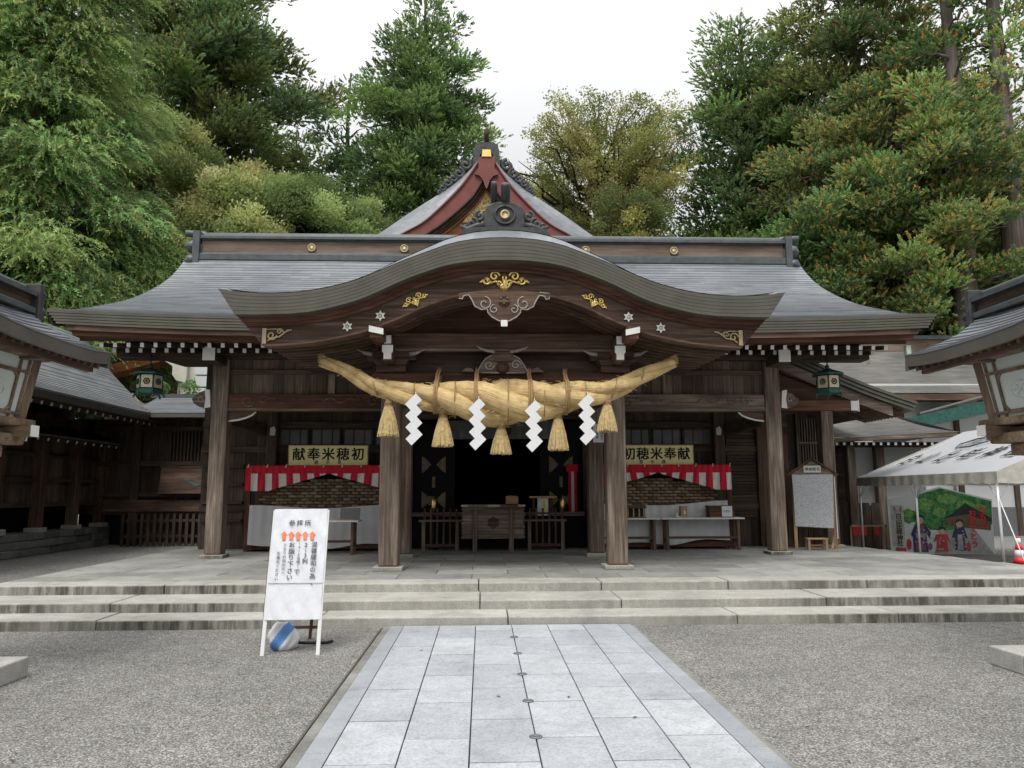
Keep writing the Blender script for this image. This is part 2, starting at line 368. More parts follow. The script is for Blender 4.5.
# text: real glyph outlines turned into mesh, one part per inscription
_gc = {}
def glyph(ch, bold):
    if (ch, bold) in _gc: return _gc[(ch, bold)]
    cu = bpy.data.curves.new('glyph', 'FONT'); cu.body = ch; cu.size = 1.0; cu.offset = bold; cu.fill_mode = 'BOTH'; cu.extrude = 0.004; cu.resolution_u = 3
    ob = bpy.data.objects.new('glyph', cu); COL.objects.link(ob)
    dg = bpy.context.evaluated_depsgraph_get(); dg.update()
    me = bpy.data.meshes.new_from_object(ob.evaluated_get(dg))
    v = [tuple(p.co) for p in me.vertices]; f = [tuple(p.vertices) for p in me.polygons]
    bpy.data.objects.remove(ob); bpy.data.curves.remove(cu); bpy.data.meshes.remove(me)
    if v:
        xs = [p[0] for p in v]; cx = (min(xs)+max(xs))/2; v = [(p[0]-cx, p[1]-0.36, p[2]) for p in v]
    _gc[(ch, bold)] = (v, f); return v, f
def text_mb(items, M4, bold=0.0):
    # items: (char, x, y, size); glyph plane x right, y up, facing +z of M4; bold strokes are struck four times, slightly apart
    mb = MB()
    for ch, x, y, sz in items:
        v, f = glyph(ch, 0.0); b = bold*1.5
        offs = [(0, 0)] if not b else [(-b, -b*.6), (b, -b*.6), (-b, b*.6), (b, b*.6), (0, 0)]
        for k, (dx, dy) in enumerate(offs):
            if v: mb.add(v, f, M4=M4 @ Matrix.Translation((x+dx*sz, y+dy*sz, .0003*k)) @ Matrix.Diagonal((sz, sz, min(sz, 0.3), 1)))
    return mb
def letters(items, M4, bold, name, mat, parent, world=True):
    for it_ in items: text_mb([it_], M4, bold).build(name, mat, parent, world=world)
def row(s, x0, y, step, size): return [(c, x0+i*step, y, size) for i, c in enumerate(s)]
def colm(s, x, y0, step, size): return [(c, x, y0-i*step, size) for i, c in enumerate(s)]
def facing(loc, ang=0.0, tilt=0.0):   # text plane facing -y (towards the viewer), turned by ang about z, leaning back by tilt
    return Matrix.Translation(loc) @ Matrix.Rotation(ang, 4, 'Z') @ Matrix.Rotation(math.pi/2 - tilt, 4, 'X')
# ------------------------------------------------------------------ ground, path, steps, platform
mb = MB(); mb.add([(-450, -300, 0), (450, -300, 0), (450, 600, 0), (-450, 600, 0)], [(0, 1, 2, 3)])
struct('ground', mb, 'gravel')
rnd = random.Random(3)
PY0, PY1 = -8.0, 9.49
mb = MB(); mb.box(-1.54, 1.49, PY0, PY1, -0.05, 0.003); struct('path_bed', mb, 'joint')
mb = MB(); ps = 0.425; pl = 0.865
for cidx in range(6):
    x0 = -1.275 + cidx*ps; y = 5.24 - pl*20 + (0 if cidx % 2 else 0.41)
    while y < PY1:
        a, b = max(y, PY0), min(y+pl, PY1)
        if b-a > 0.06: mb.box(x0+.0045, x0+ps-.0045, a+.008, b-.008, 0.0, 0.026+rnd.uniform(-.0015, .0015))
        y += pl
struct('path', mb, 'path', bevel=0.003)
mb = MB()
for sx in (-1, 1):
    y = PY0
    while y < PY1:
        l = 1.3; b = min(y+l, PY1); xs = sorted((sx*1.279, sx*1.43))
        mb.box(xs[0], xs[1], y+.003, b-.003, 0, 0.024); y += l
struct('path_border', mb, 'path_border', bevel=0.003)
mb = MB()
for sx in (-1, 1):
    y = PY0
    while y < PY1:
        b = min(y+1.8, PY1); xs = sorted((sx*1.436, sx*(1.515 if sx < 0 else 1.48))); mb.box(xs[0], xs[1], y+.006, b-.006, 0, 0.014); y += 1.8
struct('path_kerb', mb, 'kerb', bevel=0.004)
mb = MB(); mb.box(-1.54, -1.52, PY0, 9.3, 0, 0.020); struct('path_edge_strip', mb, 'edge_dark', bevel=0.004)
# round metal studs let into the middle joint of the path
for i in range(6):
    y = 5.24 + .865*i - (0 if i < 5 else .0)
    if y > 9.0: continue
    t = thing('drain_stud', ['round metal stud in the path joint nearest the viewer', 'second metal stud along the path from the viewer', 'third metal stud, midway along the visible path joint', 'fourth metal stud along the path, second from the steps', 'farthest metal stud in the path, nearest the stone steps'][i], 'stud', (0.0, y, 0.027), 0, 'metal studs along the path')
    MB().lathe([(0.001, 0), (.043, 0), (.043, .006), (.034, .010), (.03, .006)], 18).build('rim', 'greypole', t, world=False)
    MB().lathe([(.029, .0), (.029, .005), (.0, .006)], 14).build('grate', 'iron', t, world=False)
def right_x(y): return 9.05 - (y-10.92)*0.155
XL = -7.1
def step(name, y0, y1, z0, z1, xr, seed):
    r = random.Random(seed); mb = MB(); x = XL - r.uniform(0, .6); first = True
    while x < xr:
        w = r.uniform(1.7, 2.9); a = max(x, XL); b = min(x+w, xr)
        if b-a > .12: mb.box(a+.006, b-.006, y0+r.uniform(-.008, .008), y1, z0, z1+r.uniform(-.004, .004))
        x += w
    struct(name, mb, 'step', bevel=0.016)
step('lower_step', 9.52, 10.6, -0.05, 0.118, 9.15, 5)
step('middle_step', 10.10, 11.2, 0.0, 0.236, 9.12, 11)
step('platform_edge', 10.92, 11.45, 0.0, 0.358, 9.05, 21)
mb = MB()
v = [(XL, 11.4, 0), (right_x(11.4), 11.4, 0), (right_x(18.2), 18.2, 0), (XL, 18.2, 0)]
mb.prism([(a, b) for a, b, c in v], -0.05, 0.345, 'z'); struct('platform_base', mb, 'joint')
mb = MB(); y = 11.454; k = 0
while y < 18.2:
    h = 0.62; xr = right_x(y+h); x = XL - (0.55 if k % 2 else 0)
    while x < xr:
        a, b = max(x, XL+.002), min(x+1.1, xr)
        if b-a > .1: mb.box(a+.005, b-.005, y+.011, min(y+h, 18.2)-.011, 0.2, 0.360+rnd.uniform(-.0015, .0015))
        x += 1.1
    y += h; k += 1
struct('platform', mb, 'paving', bevel=0.003)

# ------------------------------------------------------------------ the worship hall
HALL = thing('worship_hall', 'large dark timber shrine hall with sweeping grey copper roof and curved porch gable', 'shrine hall', (0, 15.3, 0.36))
def hp(name, mb, mat, parent=None, **kw): return mb.build(name, mat, parent or HALL, **kw)

# main roof: stepped copper courses on a concave slope
PR = smoothcurve([(13.8, 4.735), (14.6, 4.95), (15.3, 5.215), (16.3, 5.64), (17.2, 6.15), (17.77, 6.58), (18.1, 6.92), (18.45, 7.34)], 120)
def resample(P, d):
    out_ = [P[0]]; acc = 0
    for a, b in zip(P, P[1:]):
        l = math.hypot(b[0]-a[0], b[1]-a[1]); acc += l
        if acc >= d: out_.append(b); acc = 0
    if out_[-1] != P[-1]: out_.append(P[-1])
    return out_
CO = resample(PR, 0.105)
def xh(y): return float(np.interp(y, [13.8, 15.3, 17.2, 18.45], [8.16, 8.0, 7.75, 7.52]))
def sweep(u, y): return 0.135*abs(u)**3.2*max(0, (18.4-y)/4.6)**1.3
mb = MB(); NX = 34
for (ya, za), (yb, zb) in zip(CO, CO[1:]):
    off = rnd.random()
    us = [-1] + [(-1 + 2*(i+off)/NX) for i in range(NX)] + [1]
    for ua, ub in zip(us, us[1:]):
        if ub-ua < 1e-3: continue
        lift = 0.013 + rnd.uniform(-.0015, .0015)
        q = []
        for u in (ua, ub):
            q.append((u*xh(ya), ya, za+sweep(u, ya))); q.append((u*xh(ya), ya-.004, za+sweep(u, ya)+lift)); q.append((u*xh(yb), yb, zb+sweep(u, yb)+.003))
        mb.add(q, [(0, 3, 4, 1), (1, 4, 5, 2)])
        if ya > 14.2: pass
for (ya, za), (yb, zb) in zip(CO[::4], CO[4::4]):     # rear slope
    mb.add([(-xh(ya), 37.2-ya, za), (xh(ya), 37.2-ya, za), (xh(yb), 37.2-yb, zb), (-xh(yb), 37.2-yb, zb)], [(1, 0, 3, 2)])
roof = hp('main_roof', mb, 'roof')
mb = MB()
for sx in (-1, 1):          # verges: thick layered edge closing both roof ends
    tp = [(sx*(xh(y)+.0), y, z+sweep(1, y)) for y, z in CO]
    n = len(tp)
    A = tp; B = [(x-sx*.10, y+.02, z-.30) for x, y, z in tp]; D = [(x-sx*.5, y, z-.30) for x, y, z in tp]
    mb.add(A+B+D, [f for i in range(n-1) for f in ((i, i+1, n+i+1, n+i), (n+i, n+i+1, 2*n+i+1, 2*n+i))])
hp('verge', mb, 'edge', roof)
for k in range(5):          # layered front eave
    a, b = k/5, (k+1)/5; mbk = MB(); n = 49
    def lay(f, yy):
        return [(-1+2*i/(n-1), yy, f) for i in range(n)]
    hx = 8.15 - .20*a
    top = [(hx*(-1+2*i/(n-1)), 4.735+sweep(-1+2*i/(n-1), 13.8)-.004-.262*a-(.003 if k else -.01)) for i in range(n)]
    bot = [(hx*(-1+2*i/(n-1)), 4.735+sweep(-1+2*i/(n-1), 13.8)-.262*b+.004) for i in range(n)]
    mbk.ribbon(top, bot, 13.795+.003*k, 14.5); hp('eave_layer', mbk, 'edge', roof)
mb = MB(); uu = [-1+2*i/48 for i in range(49)]
mb.ribbon([(7.86*u, 4.49+sweep(u, 13.8)) for u in uu], [(7.80*u, 4.385+sweep(u, 13.8)*.9) for u in uu], 13.84, 14.3); hp('eave_board', mb, 'wood_x')
mb = MB(); mb.ribbon([(7.78*u, 4.40+sweep(u, 13.8)*.9) for u in uu], [(7.74*u, 4.325+sweep(u, 13.8)*.7) for u in uu], 13.93, 14.3); hp('eave_board', mb, 'red_x')
mb = MB(); mb.prism([(14.10, 4.35), (15.6, 4.64), (15.6, 4.72), (14.10, 4.43)], -7.7, 7.7, 'x')
mb.prism([(15.3, 4.45), (18.6, 4.6), (18.6, 5.2), (15.6, 4.75)], -7.5, 7.5, 'x'); hp('eave_soffit', mb, 'dark_x')
for sx in (-1, 1):          # pale green copper corner caps of the soffit
    xs = sorted((sx*7.64, sx*7.73)); mb = MB(); mb.box(xs[0], xs[1], 13.99, 14.10, 4.10, 4.31); hp('corner_cap', mb, 'pale_green', bevel=0.008)
# two tiers of rafters with white painted ends
x = 3.42
xs_r = []
while x < 7.45: xs_r += [x, -x]; x += .243
for x in xs_r:
    for (y0, z, L_) in ((14.12, 4.285, 1.3), (14.62, 4.275, 1.2)):
        mb = MB(); sl = 0.16
        A = (x, y0, z); Bq = (x, y0+L_, z+L_*sl); mb.bar(A, Bq, 0.062, 0.078); r = hp('rafter', mb, 'dark_y')
        m2 = MB(); m2.bar((x, y0-.012, z-.002), (x, y0-.001, z), 0.066, 0.082); hp('rafter_end', m2, 'white', r)
# ridge
RZ = 7.24
rd = MB(); rd.box(-7.18, 7.18, 18.36, 18.84, RZ+.10, RZ+.44); ridge = hp('ridge', rd, 'ridge_band', bevel=0.01)
mb = MB(); mb.box(-7.22, 7.22, 18.28, 18.92, RZ-.06, RZ+.10); mb.box(-7.16, 7.16, 18.31, 18.89, RZ+.10, RZ+.135); hp('ridge_base', mb, 'ridge', ridge, bevel=0.012)
mb = MB(); mb.box(-7.20, 7.20, 18.27, 18.93, RZ+.47, RZ+.55); mb.box(-7.18, 7.18, 18.32, 18.88, RZ+.44, RZ+.47)
mb.tube([(-7.22, 18.6, RZ+.60), (7.22, 18.6, RZ+.60)], 0.12, 14); hp('ridge_cap', mb, 'ridge', ridge, bevel=0.01)
for x in (-4.52, -2.27, 2.2, 4.4):
    mb = MB(); mb.lathe([(0, .012), (.05, .012), (.055, .03), (.075, .03), (.08, .006), (.10, .01), (.10, .05), (0, .05)], 20, M4=Matrix.Translation((x, 18.30, RZ+.275)) @ Matrix.Rotation(-math.pi/2, 4, 'X') @ Matrix.Translation((0, 0, 0)))
    hp('ridge_medallion', mb, 'brass', ridge)
for sx in (-1, 1):
    mb = MB(); xs = sorted((sx*7.20, sx*7.36)); mb.box(xs[0], xs[1], 18.24, 18.96, RZ-.16, RZ+.66)
    xs = sorted((sx*7.34, sx*7.162)); mb.box(xs[0], xs[1], 18.33, 18.87, RZ-.05, RZ+.35)
    mb.tube([(sx*7.16, 18.6, RZ+.66), (sx*7.66, 18.6, RZ+.70)], 0.085, 14)
    for zz, rr in ((RZ+.26, .14), (RZ-.10, .16)):
        for yy in (18.36, 18.84):
            mb.tube([(sx*(7.26+.17*math.sin(q)), yy, zz+.16*math.cos(q)*.6) for q in [0, .5, 1.0, 1.57, 2.1, 2.6]], [rr*.5, rr*.8, rr, rr, rr*.8, rr*.5], 12)
    hp('ridge_end_tile', mb, 'ridge', ridge, bevel=0.02)

# curved porch gable (karahafu): T = roof edge, B = foot of layered edge, G = foot of gable board
half = lambda P: [(-a, z) for a, z in P[::-1] if a > 0] + P
TT = smoothcurve(half([(0, 5.455), (.45, 5.43), (.85, 5.35), (1.2, 5.22), (1.6, 5.06), (2.0, 4.88), (2.35, 4.745), (2.8, 4.63), (3.2, 4.575), (3.6, 4.56), (4.0, 4.58), (4.31, 4.63)]), 121)
BB = smoothcurve(half([(0, 5.11), (.4, 5.095), (.85, 5.03), (1.2, 4.92), (1.6, 4.76), (2.2, 4.48), (2.8, 4.31), (3.2, 4.255), (3.44, 4.245), (3.75, 4.235), (4.05, 4.235)]), 121)
GG = smoothcurve(half([(0, 4.69), (.47, 4.655), (.93, 4.54), (1.31, 4.40), (1.5, 4.30), (1.77, 4.18), (2.23, 4.01), (2.8, 3.88), (3.2, 3.83), (3.45, 3.81), (3.68, 3.80)]), 121)
lerpc = lambda A, B, t: [(a[0]+(b[0]-a[0])*t, a[1]+(b[1]-a[1])*t) for a, b in zip(A, B)]
rise = lambda y, x=0: (0.46*(1-math.exp(-max(0, y-11.4)*2.0)) + .03*(y-11.4))*(.38+.62*math.exp(-(x/2.0)**2))
mb = MB()
for i in range(0, 120, 3):
    y = 11.38
    while y < 16.6:
        y2 = y+.42; q = []
        for k in (i, min(i+3, 120)):
            x, z = TT[k]; q += [(x, y, z+rise(y, x)+.012), (x, y2, z+rise(y2, x))]
        mb.add(q, [(0, 2, 3, 1)]); y = y2
croof = hp('porch_roof', mb, 'roof_y')
NL = 6
for k in range(NL):
    mbk = MB(); tk = lerpc(TT, BB, k/NL); bk = lerpc(TT, BB, (k+.955)/NL)
    mbk.ribbon(tk, bk, 11.38+.003*k, 12.3); hp('edge_layer', mbk, 'edge', croof)
mb = MB(); mb.ribbon(lerpc(TT, BB, .02), BB, 11.38+.003*NL+.010, 12.25); hp('edge_backing', mb, 'edge_dark', croof)
barge = hp('gable_board', MB().ribbon(lerpc(BB, GG, .30), lerpc(BB, GG, .93), 11.66, 11.80), 'barge')
hp('moulding', MB().ribbon(lerpc(BB, GG, .0), lerpc(BB, GG, .17), 11.58, 11.86), 'red_x', barge)
hp('moulding', MB().ribbon(lerpc(BB, GG, .175), lerpc(BB, GG, .30), 11.615, 11.84), 'red_x', barge)
hp('moulding', MB().ribbon(lerpc(BB, GG, .93), GG, 11.64, 11.82), 'wood_x', barge)
def star(x, z, r, y):
    P = []
    for i in range(12):
        rr = r if i % 2 == 0 else r*.55; P.append((x+rr*math.sin(i*math.pi/6), z+rr*math.cos(i*math.pi/6)))
    return MB().prism(P, y-.02, y+.01)
for x, z in ((-1.92, 4.285), (-2.42, 4.115), (1.92, 4.285), (2.42, 4.115)):
    s_ = star(x, z, .085, 11.655); s_.lathe([(.02, 0), (.03, .012), (0, .02)], 10, M4=Matrix.Translation((x, 11.637, z)) @ Matrix.Rotation(math.pi/2, 4, 'X'))
    hp('star_fitting', s_, 'silver', barge)
def spiral(cx, cz, r, a0, turns, y, sgn=1, n=22):
    return [(cx + r*(1-i/(n-1)*.82)*math.cos(a0+sgn*turns*2*math.pi*i/(n-1)), y, cz + r*(1-i/(n-1)*.82)*math.sin(a0+sgn*turns*2*math.pi*i/(n-1))) for i in range(n)]
def goldwork(cx, cz, w, ang, y, big=False):
    mb = MB(); ca, sa = math.cos(ang), math.sin(ang); paths = []
    t = w*.055
    for s in (-1, 1):
        paths.append(spiral(s*.20*w, .12*w, .105*w, math.pi if s > 0 else 0, 1.3, 0, -s))
        paths.append(spiral(s*.36*w, .03*w, .085*w, math.pi if s > 0 else 0, 1.2, 0, s))
        paths.append([(s*(.30+.2*q)*w, 0, (.04+.05*math.sin(q*5))*w) for q in [0, .2, .4, .6, .8, 1]])
        paths.append([(s*.03*w, 0, -.16*w), (s*.10*w, 0, -.07*w), (s*.16*w, 0, .02*w), (s*.30*w, 0, -.03*w)])
        paths.append(spiral(s*.09*w, -.02*w, .07*w, 0, 1.1, 0, s))
    paths.append([(0, 0, -.22*w), (0, 0, -.05*w), (0, 0, .18*w)])
    for p in paths:
        mb.tube([(cx+x*ca-z*sa, y, cz+x*sa+z*ca) for x, _, z in p], t*.5, 6)
    mb.prism([(cx+a*w*ca-b*w*sa, cz+a*w*sa+b*w*ca) for a, b in ((0, -.24), (.05, -.12), (.03, .0), (.05, .10), (0, .16), (-.05, .10), (-.03, 0), (-.05, -.12))], y-.008, y+.008)
    return mb
hp('gold_fitting', goldwork(-.01, 4.83, .78, 0, 11.645), 'gold', barge)
for s in (-1, 1):
    hp('gold_fitting', goldwork(s*1.39, 4.525, .44, -s*.48, 11.645), 'gold', barge)
    g = MB(); g.prism([(s*3.70, 3.84), (s*3.70, 4.08), (s*3.64, 4.08), (s*3.64, 3.84)][::s], 11.63, 11.67)
    g.tube(spiral(s*3.56, 3.97, .075, 0, 1.2, 11.64, s), .014, 6); g.tube(spiral(s*3.44, 4.03, .05, 0, 1.2, 11.64, -s), .012, 6)
    g.tube([(s*(3.62-.06*i), 11.64, 3.88+.03*i+.02*math.sin(i*1.6)) for i in range(7)], .013, 6); g.tube([(s*3.66, 11.64, 4.06), (s*3.5, 11.64, 4.07), (s*3.36, 11.64, 4.02), (s*3.28, 11.64, 4.06)], .011, 6)
    hp('gold_fitting', g, 'brass', barge)
# pendant carving under the gable peak
k_ = .00272
gl = [(0, -8), (120, -8), (200, -2), (258, 5), (255, 35), (235, 38), (228, 20), (200, 15), (182, 42), (165, 80), (130, 98), (95, 95), (92, 115), (70, 140), (35, 160), (18, 166), (18, 186)]
ol = [(a*k_, 4.625-b*k_) for a, b in gl]; ol = ol + [(-a, z) for a, z in ol[::-1]][:-1]
pend = hp('pendant', MB().prism([(a-.02, z) for a, z in ol], 11.50, 11.58), 'wood_x', barge)
mb = MB(); mb.tube([(a-.02, 11.50, z) for a, z in ol[2:-3]], .010, 6)
for s in (-1, 1):
    mb.tube(spiral(s*.30-.02, 4.45, .11, 1.57, 1.2, 11.495, s), .010, 6); mb.tube(spiral(s*.15-.02, 4.36, .075, 1.57, 1.1, 11.495, -s), .009, 6)
hp('carved_edge', mb, 'carve_edge', pend)
mb = MB(); mb.box(-.07, .03, 11.47, 11.50, 4.09, 4.19); hp('white_tip', mb, 'white', pend, bevel=.006)
mb = MB(); mb.prism([(-.02+.10*math.sin(i*math.pi/3)*1, 4.50+.09*math.cos(i*math.pi/3)) for i in range(6)], 11.475, 11.50)
for i in range(6): mb.lathe([(.0, 0), (.03, .0), (.0, .02)], 8, M4=Matrix.Translation((-.02+.06*math.sin(i*1.047), 11.475, 4.50+.06*math.cos(i*1.047))) @ Matrix.Rotation(math.pi/2, 4, 'X'))
hp('carved_flower', mb, 'wood_x', pend)
# curved ceiling and its ribs
mb = MB(); CC = [(a*1.0, z+.11) for a, z in GG]; mb.ribbon([(a, z+.04) for a, z in CC], CC, 11.8, 15.1); hp('porch_ceiling', mb, 'dark_x')
for i in range(9):
    y = 11.90+.235*i; up = [(a*(1-.004*i), z+.095) for a, z in GG]; lo = [(a*(1-.004*i), z+.018) for a, z in GG]
    hp('curved_rafter', MB().ribbon(up, lo, y, y+.085), 'wood_x', bevel=0.006)
# gable wall and beams over the front posts
ty = 12.78
hp('gable_panel', MB().ribbon([(a, z+.05) for a, z in GG[28:93]], [(a, 4.1) for a, z in GG[28:93]], ty, ty+.06), 'red_x')
hp('rainbow_beam', MB().box(-1.86, 1.86, 12.58, 12.84, 3.90, 4.215), 'wood_x', bevel=0.025)
hp('beam_lip', MB().box(-1.80, 1.80, 12.55, 12.60, 3.90, 3.945), 'grey_x', bevel=0.01)
hp('tie_beam', MB().box(-2.15, 2.15, 12.56, 12.84, 3.30, 3.545), 'red_x', bevel=0.02)
hp('backing_panel', MB().box(-1.75, 1.75, 12.86, 12.90, 3.5, 3.95), 'dark_x')
kk = [(0, 0), (.14, 0), (.14, -.0), (.17, -.05), (.27, -.10), (.34, -.19), (.40, -.30), (.44, -.345), (.20, -.345), (.10, -.345)]
okk = [(a-.02, 3.875+b) for a, b in kk[:1] + kk[1:]]
full = okk + [(-.04-a, z) for a, z in okk[::-1] if a > -.019]
full = [p for i, p in enumerate(full) if i == 0 or p != full[i-1]]
strut = hp('carved_strut', MB().prism(full, 12.48, 12.58), 'grey_x', bevel=.008)
hp('strut_edge', MB().tube([(a, 12.478, z) for a, z in full if z < 3.87], .010, 6), 'carve_edge', strut)
hp('strut_block', MB().box(-.15, .11, 12.455, 12.48, 3.72, 3.875), 'grey_x', strut)
for s in (-1, 1):
    hp('carved_scroll', MB().tube(spiral(-.02+s*.22, 3.66, .085, 0, 1.3, 12.475, s), .013, 6), 'carve_edge', strut)
    hp('strut_wing', MB().tube([(-.02+s*.13, 12.47, 3.88), (-.02+s*.24, 12.47, 3.895), (-.02+s*.36, 12.47, 3.93), (-.02+s*.42, 12.47, 3.97)], [.03, .028, .02, .006], 6), 'carve_edge', strut)
    hp('strut_foot', MB().prism([(-.02+s*.46, 3.545), (-.02+s*.50, 3.60), (-.02+s*.58, 3.62), (-.02+s*.68, 3.55)], 12.47, 12.53), 'grey_x', strut)
MB_ = MB(); MB_.lathe([(.10, 0), (.11, .02), (.0, .04)], 16, M4=Matrix.Translation((-.02, 12.48, 3.62)) @ Matrix.Rotation(math.pi/2, 4, 'X')); hp('boss', MB_, 'wood_x', strut)

# posts
def post(x, y, w, z1, mat, base=.47):
    p = hp('pillar', MB().box(x-w/2, x+w/2, y-w/2, y+w/2, .425, z1), mat, bevel=.03)
    hp('base_stone', MB().box(x-base/2, x+base/2, y-base/2, y+base/2, .36, .426), 'step', p, bevel=.012); return p
for s in (-1, 1):
    post(s*1.845, 12.72, .32, 3.32, 'grey_z'); post(s*1.87, 15.2, .30, 3.3, 'grey_z', .42); post(s*5.5, 15.35, .32, 4.22, 'grey_z', .44)
    # bracket complex on the front post
    cx = s*1.85
    mb = MB(); mb.box(cx-.24, cx+.24, 12.5, 12.95, 3.55, 3.66); mb.prism([(cx-.24, 3.66), (cx+.24, 3.66), (cx+.30, 3.76), (cx-.30, 3.76)], 12.46, 12.98)
    mb.box(cx-.40, cx+.40, 12.6, 12.82, 3.76, 3.92); hp('bracket', mb, 'wood_x', bevel=.015)
    arm = hp('bracket_arm', MB().box(cx-.075, cx+.075, 12.05, 12.7, 3.66, 3.9), 'wood_y', bevel=.01)
    q = MB(); q.prism([(cx-.085, 3.905), (cx-.085, 3.80), (cx-.06, 3.77), (cx-.06, 3.68), (cx+.06, 3.68), (cx+.06, 3.77), (cx+.085, 3.80), (cx+.085, 3.905)], 12.035, 12.052)
    q.box(cx-.055, cx+.055, 12.036, 12.05, 3.93, 4.06) ; hp('white_end', q, 'white', arm)
    hp('bracket_block', MB().box(cx-.055, cx+.055, 12.052, 12.6, 3.905, 4.06), 'wood_y', arm)
    px_ = s*1.975
    pu = hp('purlin', MB().box(px_-.10, px_+.10, 11.63, 15.3, 3.94, 4.12), 'red_y', bevel=.01)
    q = MB(); q.prism([(px_-.11, 4.03), (px_+.11, 3.985), (px_+.11, 4.075), (px_-.11, 4.125)] if s < 0 else [(px_-.11, 3.985), (px_+.11, 4.03), (px_+.11, 4.125), (px_-.11, 4.075)], 11.60, 11.628); hp('white_end', q, 'white', pu)
    for d in (-1, 1):   # slim pale carved brackets beside the post head
        hp('carved_bracket', MB().tube([(cx+d*.30, 12.5, 3.84), (cx+d*.42, 12.5, 3.86), (cx+d*.55, 12.5, 3.92)], [.04, .03, .008], 6), 'carve_edge')
    hp('cross_beam', MB().box(cx-.11, cx+.11, 12.9, 15.1, 3.22, 3.52), 'dark_y', bevel=.02)
    # side bay: beam, boarded wall above it, rails
    xa, xb = sorted((s*2.02, s*5.34))
    bm_ = hp('bay_beam', MB().box(xa, xb, 15.22, 15.48, 3.19, 3.53), 'red_x' if s < 0 else 'grey_x', bevel=.02)
    hp('beam_groove', MB().box(xa, xb, 15.205, 15.222, 3.19, 3.235), 'grey_x', bm_)
    mb = MB()
    for e, ex in ((1, s*4.95), (-1, s*2.5)):
        mb.tube(spiral(ex, 3.385, .13, 0, 1.3, 15.215, s*e), .012, 6); mb.tube(spiral(ex-s*e*.30, 3.40, .09, 0, 1.2, 15.215, -s*e), .010, 6)
        mb.tube([(ex-s*e*(.35+.07*i), 15.215, 3.40+.05*math.sin(i*1.1)) for i in range(10)], .010, 6)
    hp('carved_scroll', mb, 'grey_x', bm_)
    mb = MB(); x = xa
    while x < xb-.02:
        w = min(.21, xb-x); mb.box(x+.003, x+w-.003, 15.33, 15.37+rnd.uniform(-.004, .004), 3.53, 4.4); x += .21
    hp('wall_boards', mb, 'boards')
    hp('wall_rail', MB().box(xa, xb, 15.27, 15.44, 3.925, 4.02), 'wood_x', bevel=.01)
    hp('wall_stud', MB().box(s*3.35-.07, s*3.35+.07, 15.285, 15.42, 3.53, 4.25), 'grey_z', bevel=.008)
    hp('wall_stud', MB().box(s*2.25-.07, s*2.25+.07, 15.285, 15.42, 3.53, 4.25), 'grey_z', bevel=.008)
    xa2, xb2 = sorted((s*1.9, s*7.5)); hp('eave_purlin', MB().box(xa2, xb2, 15.1, 15.5, 4.22, 4.45), 'dark_x', bevel=.02)
    nb = hp('beam_nose', MB().box(s*5.5-.11, s*5.5+.11, 14.5, 15.2, 4.07, 4.33), 'dark_y', bevel=.01)
    q = MB(); q.box(s*5.5-.115, s*5.5+.115, 14.482, 14.499, 4.07, 4.335); hp('white_end', q, 'white', nb)
    # carved nose beyond the side post, pierced bracket below the beam
    nl = [(.16, 3.27), (.16, 3.58), (.30, 3.60), (.42, 3.55), (.52, 3.47), (.56, 3.42), (.50, 3.33), (.40, 3.27), (.28, 3.24)]
    no = hp('carved_nose', MB().prism([(s*(5.5+a), z) for a, z in nl], 15.22, 15.46), 'grey_x', bevel=.03)
    q = MB(); q.prism([(s*(5.5+a), z) for a, z in ((.17, 3.26), (.20, 3.60), (.30, 3.62), (.27, 3.42), (.29, 3.24))], 15.20, 15.218); hp('white_band', q, 'white', no)
    hp('swirl', MB().tube(spiral(s*5.86, 3.43, .08, 0, 1.2, 15.21, s), .01, 6), 'carve_edge', no)
    q = MB(); q.prism([(s*5.33, 3.19), (s*4.80, 3.19), (s*4.86, 3.12), (s*5.0, 3.06), (s*5.15, 3.02), (s*5.33, 3.00)], 15.27, 15.40); br = hp('beam_bracket', q, 'wood_x')
    hp('bracket_edge', MB().tube([(s*4.80, 15.26, 3.17), (s*4.88, 15.26, 3.10), (s*5.0, 15.26, 3.05), (s*5.15, 15.26, 3.01), (s*5.32, 15.26, 2.99)], .018, 6), 'white', br)
    # tie beam running back from the side post with a white nose
    hp('back_tie', MB().bar((s*5.5, 15.5, 3.08), (s*5.25, 17.55, 2.98), .18, .26), 'dark_y', bevel=.02)
    hp('white_nose', MB().prism([(s*5.02-.05, 2.86), (s*5.02+.05, 2.86), (s*5.02+.07, 2.98), (s*5.02+.03, 3.06), (s*5.02-.05, 3.02)], 17.30, 17.34), 'cloth_white')
    hp('rear_post', MB().box(s*5.05-.12, s*5.05+.12, 17.35, 17.58, .36, 3.4), 'dark_z', bevel=.015)
    # rear wall of the porch bay
    xa, xb = sorted((s*1.95, s*(6.65 if s < 0 else 6.72)))
    mb = MB(); x = xa
    while x < xb-.02:
        w = min(.24, xb-x); mb.box(x+.003, x+w-.003, 17.66, 17.70+rnd.uniform(-.004, .004), .36, 4.5); x += .24
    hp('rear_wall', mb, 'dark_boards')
    for zz in (2.56, 3.12, 1.25): hp('wall_rail', MB().box(xa, xb, 17.58, 17.67, zz-.07, zz+.07), 'dark_x', bevel=.01)
    for i in range(4):      # paper transom windows
        cx2 = s*(2.45+.72*i); wf = hp('window', MB().box(cx2-.34, cx2+.34, 17.62, 17.655, 2.64, 3.04), 'dark_x')
        hp('pane', MB().box(cx2-.30, cx2+.30, 17.60, 17.619, 2.68, 3.00), 'dark_glass', wf)
        q = MB(); q.box(cx2-.11, cx2-.085, 17.588, 17.60, 2.68, 3.0); q.box(cx2+.13, cx2+.155, 17.588, 17.60, 2.68, 3.0); hp('glazing_bar', q, 'red_z', wf)
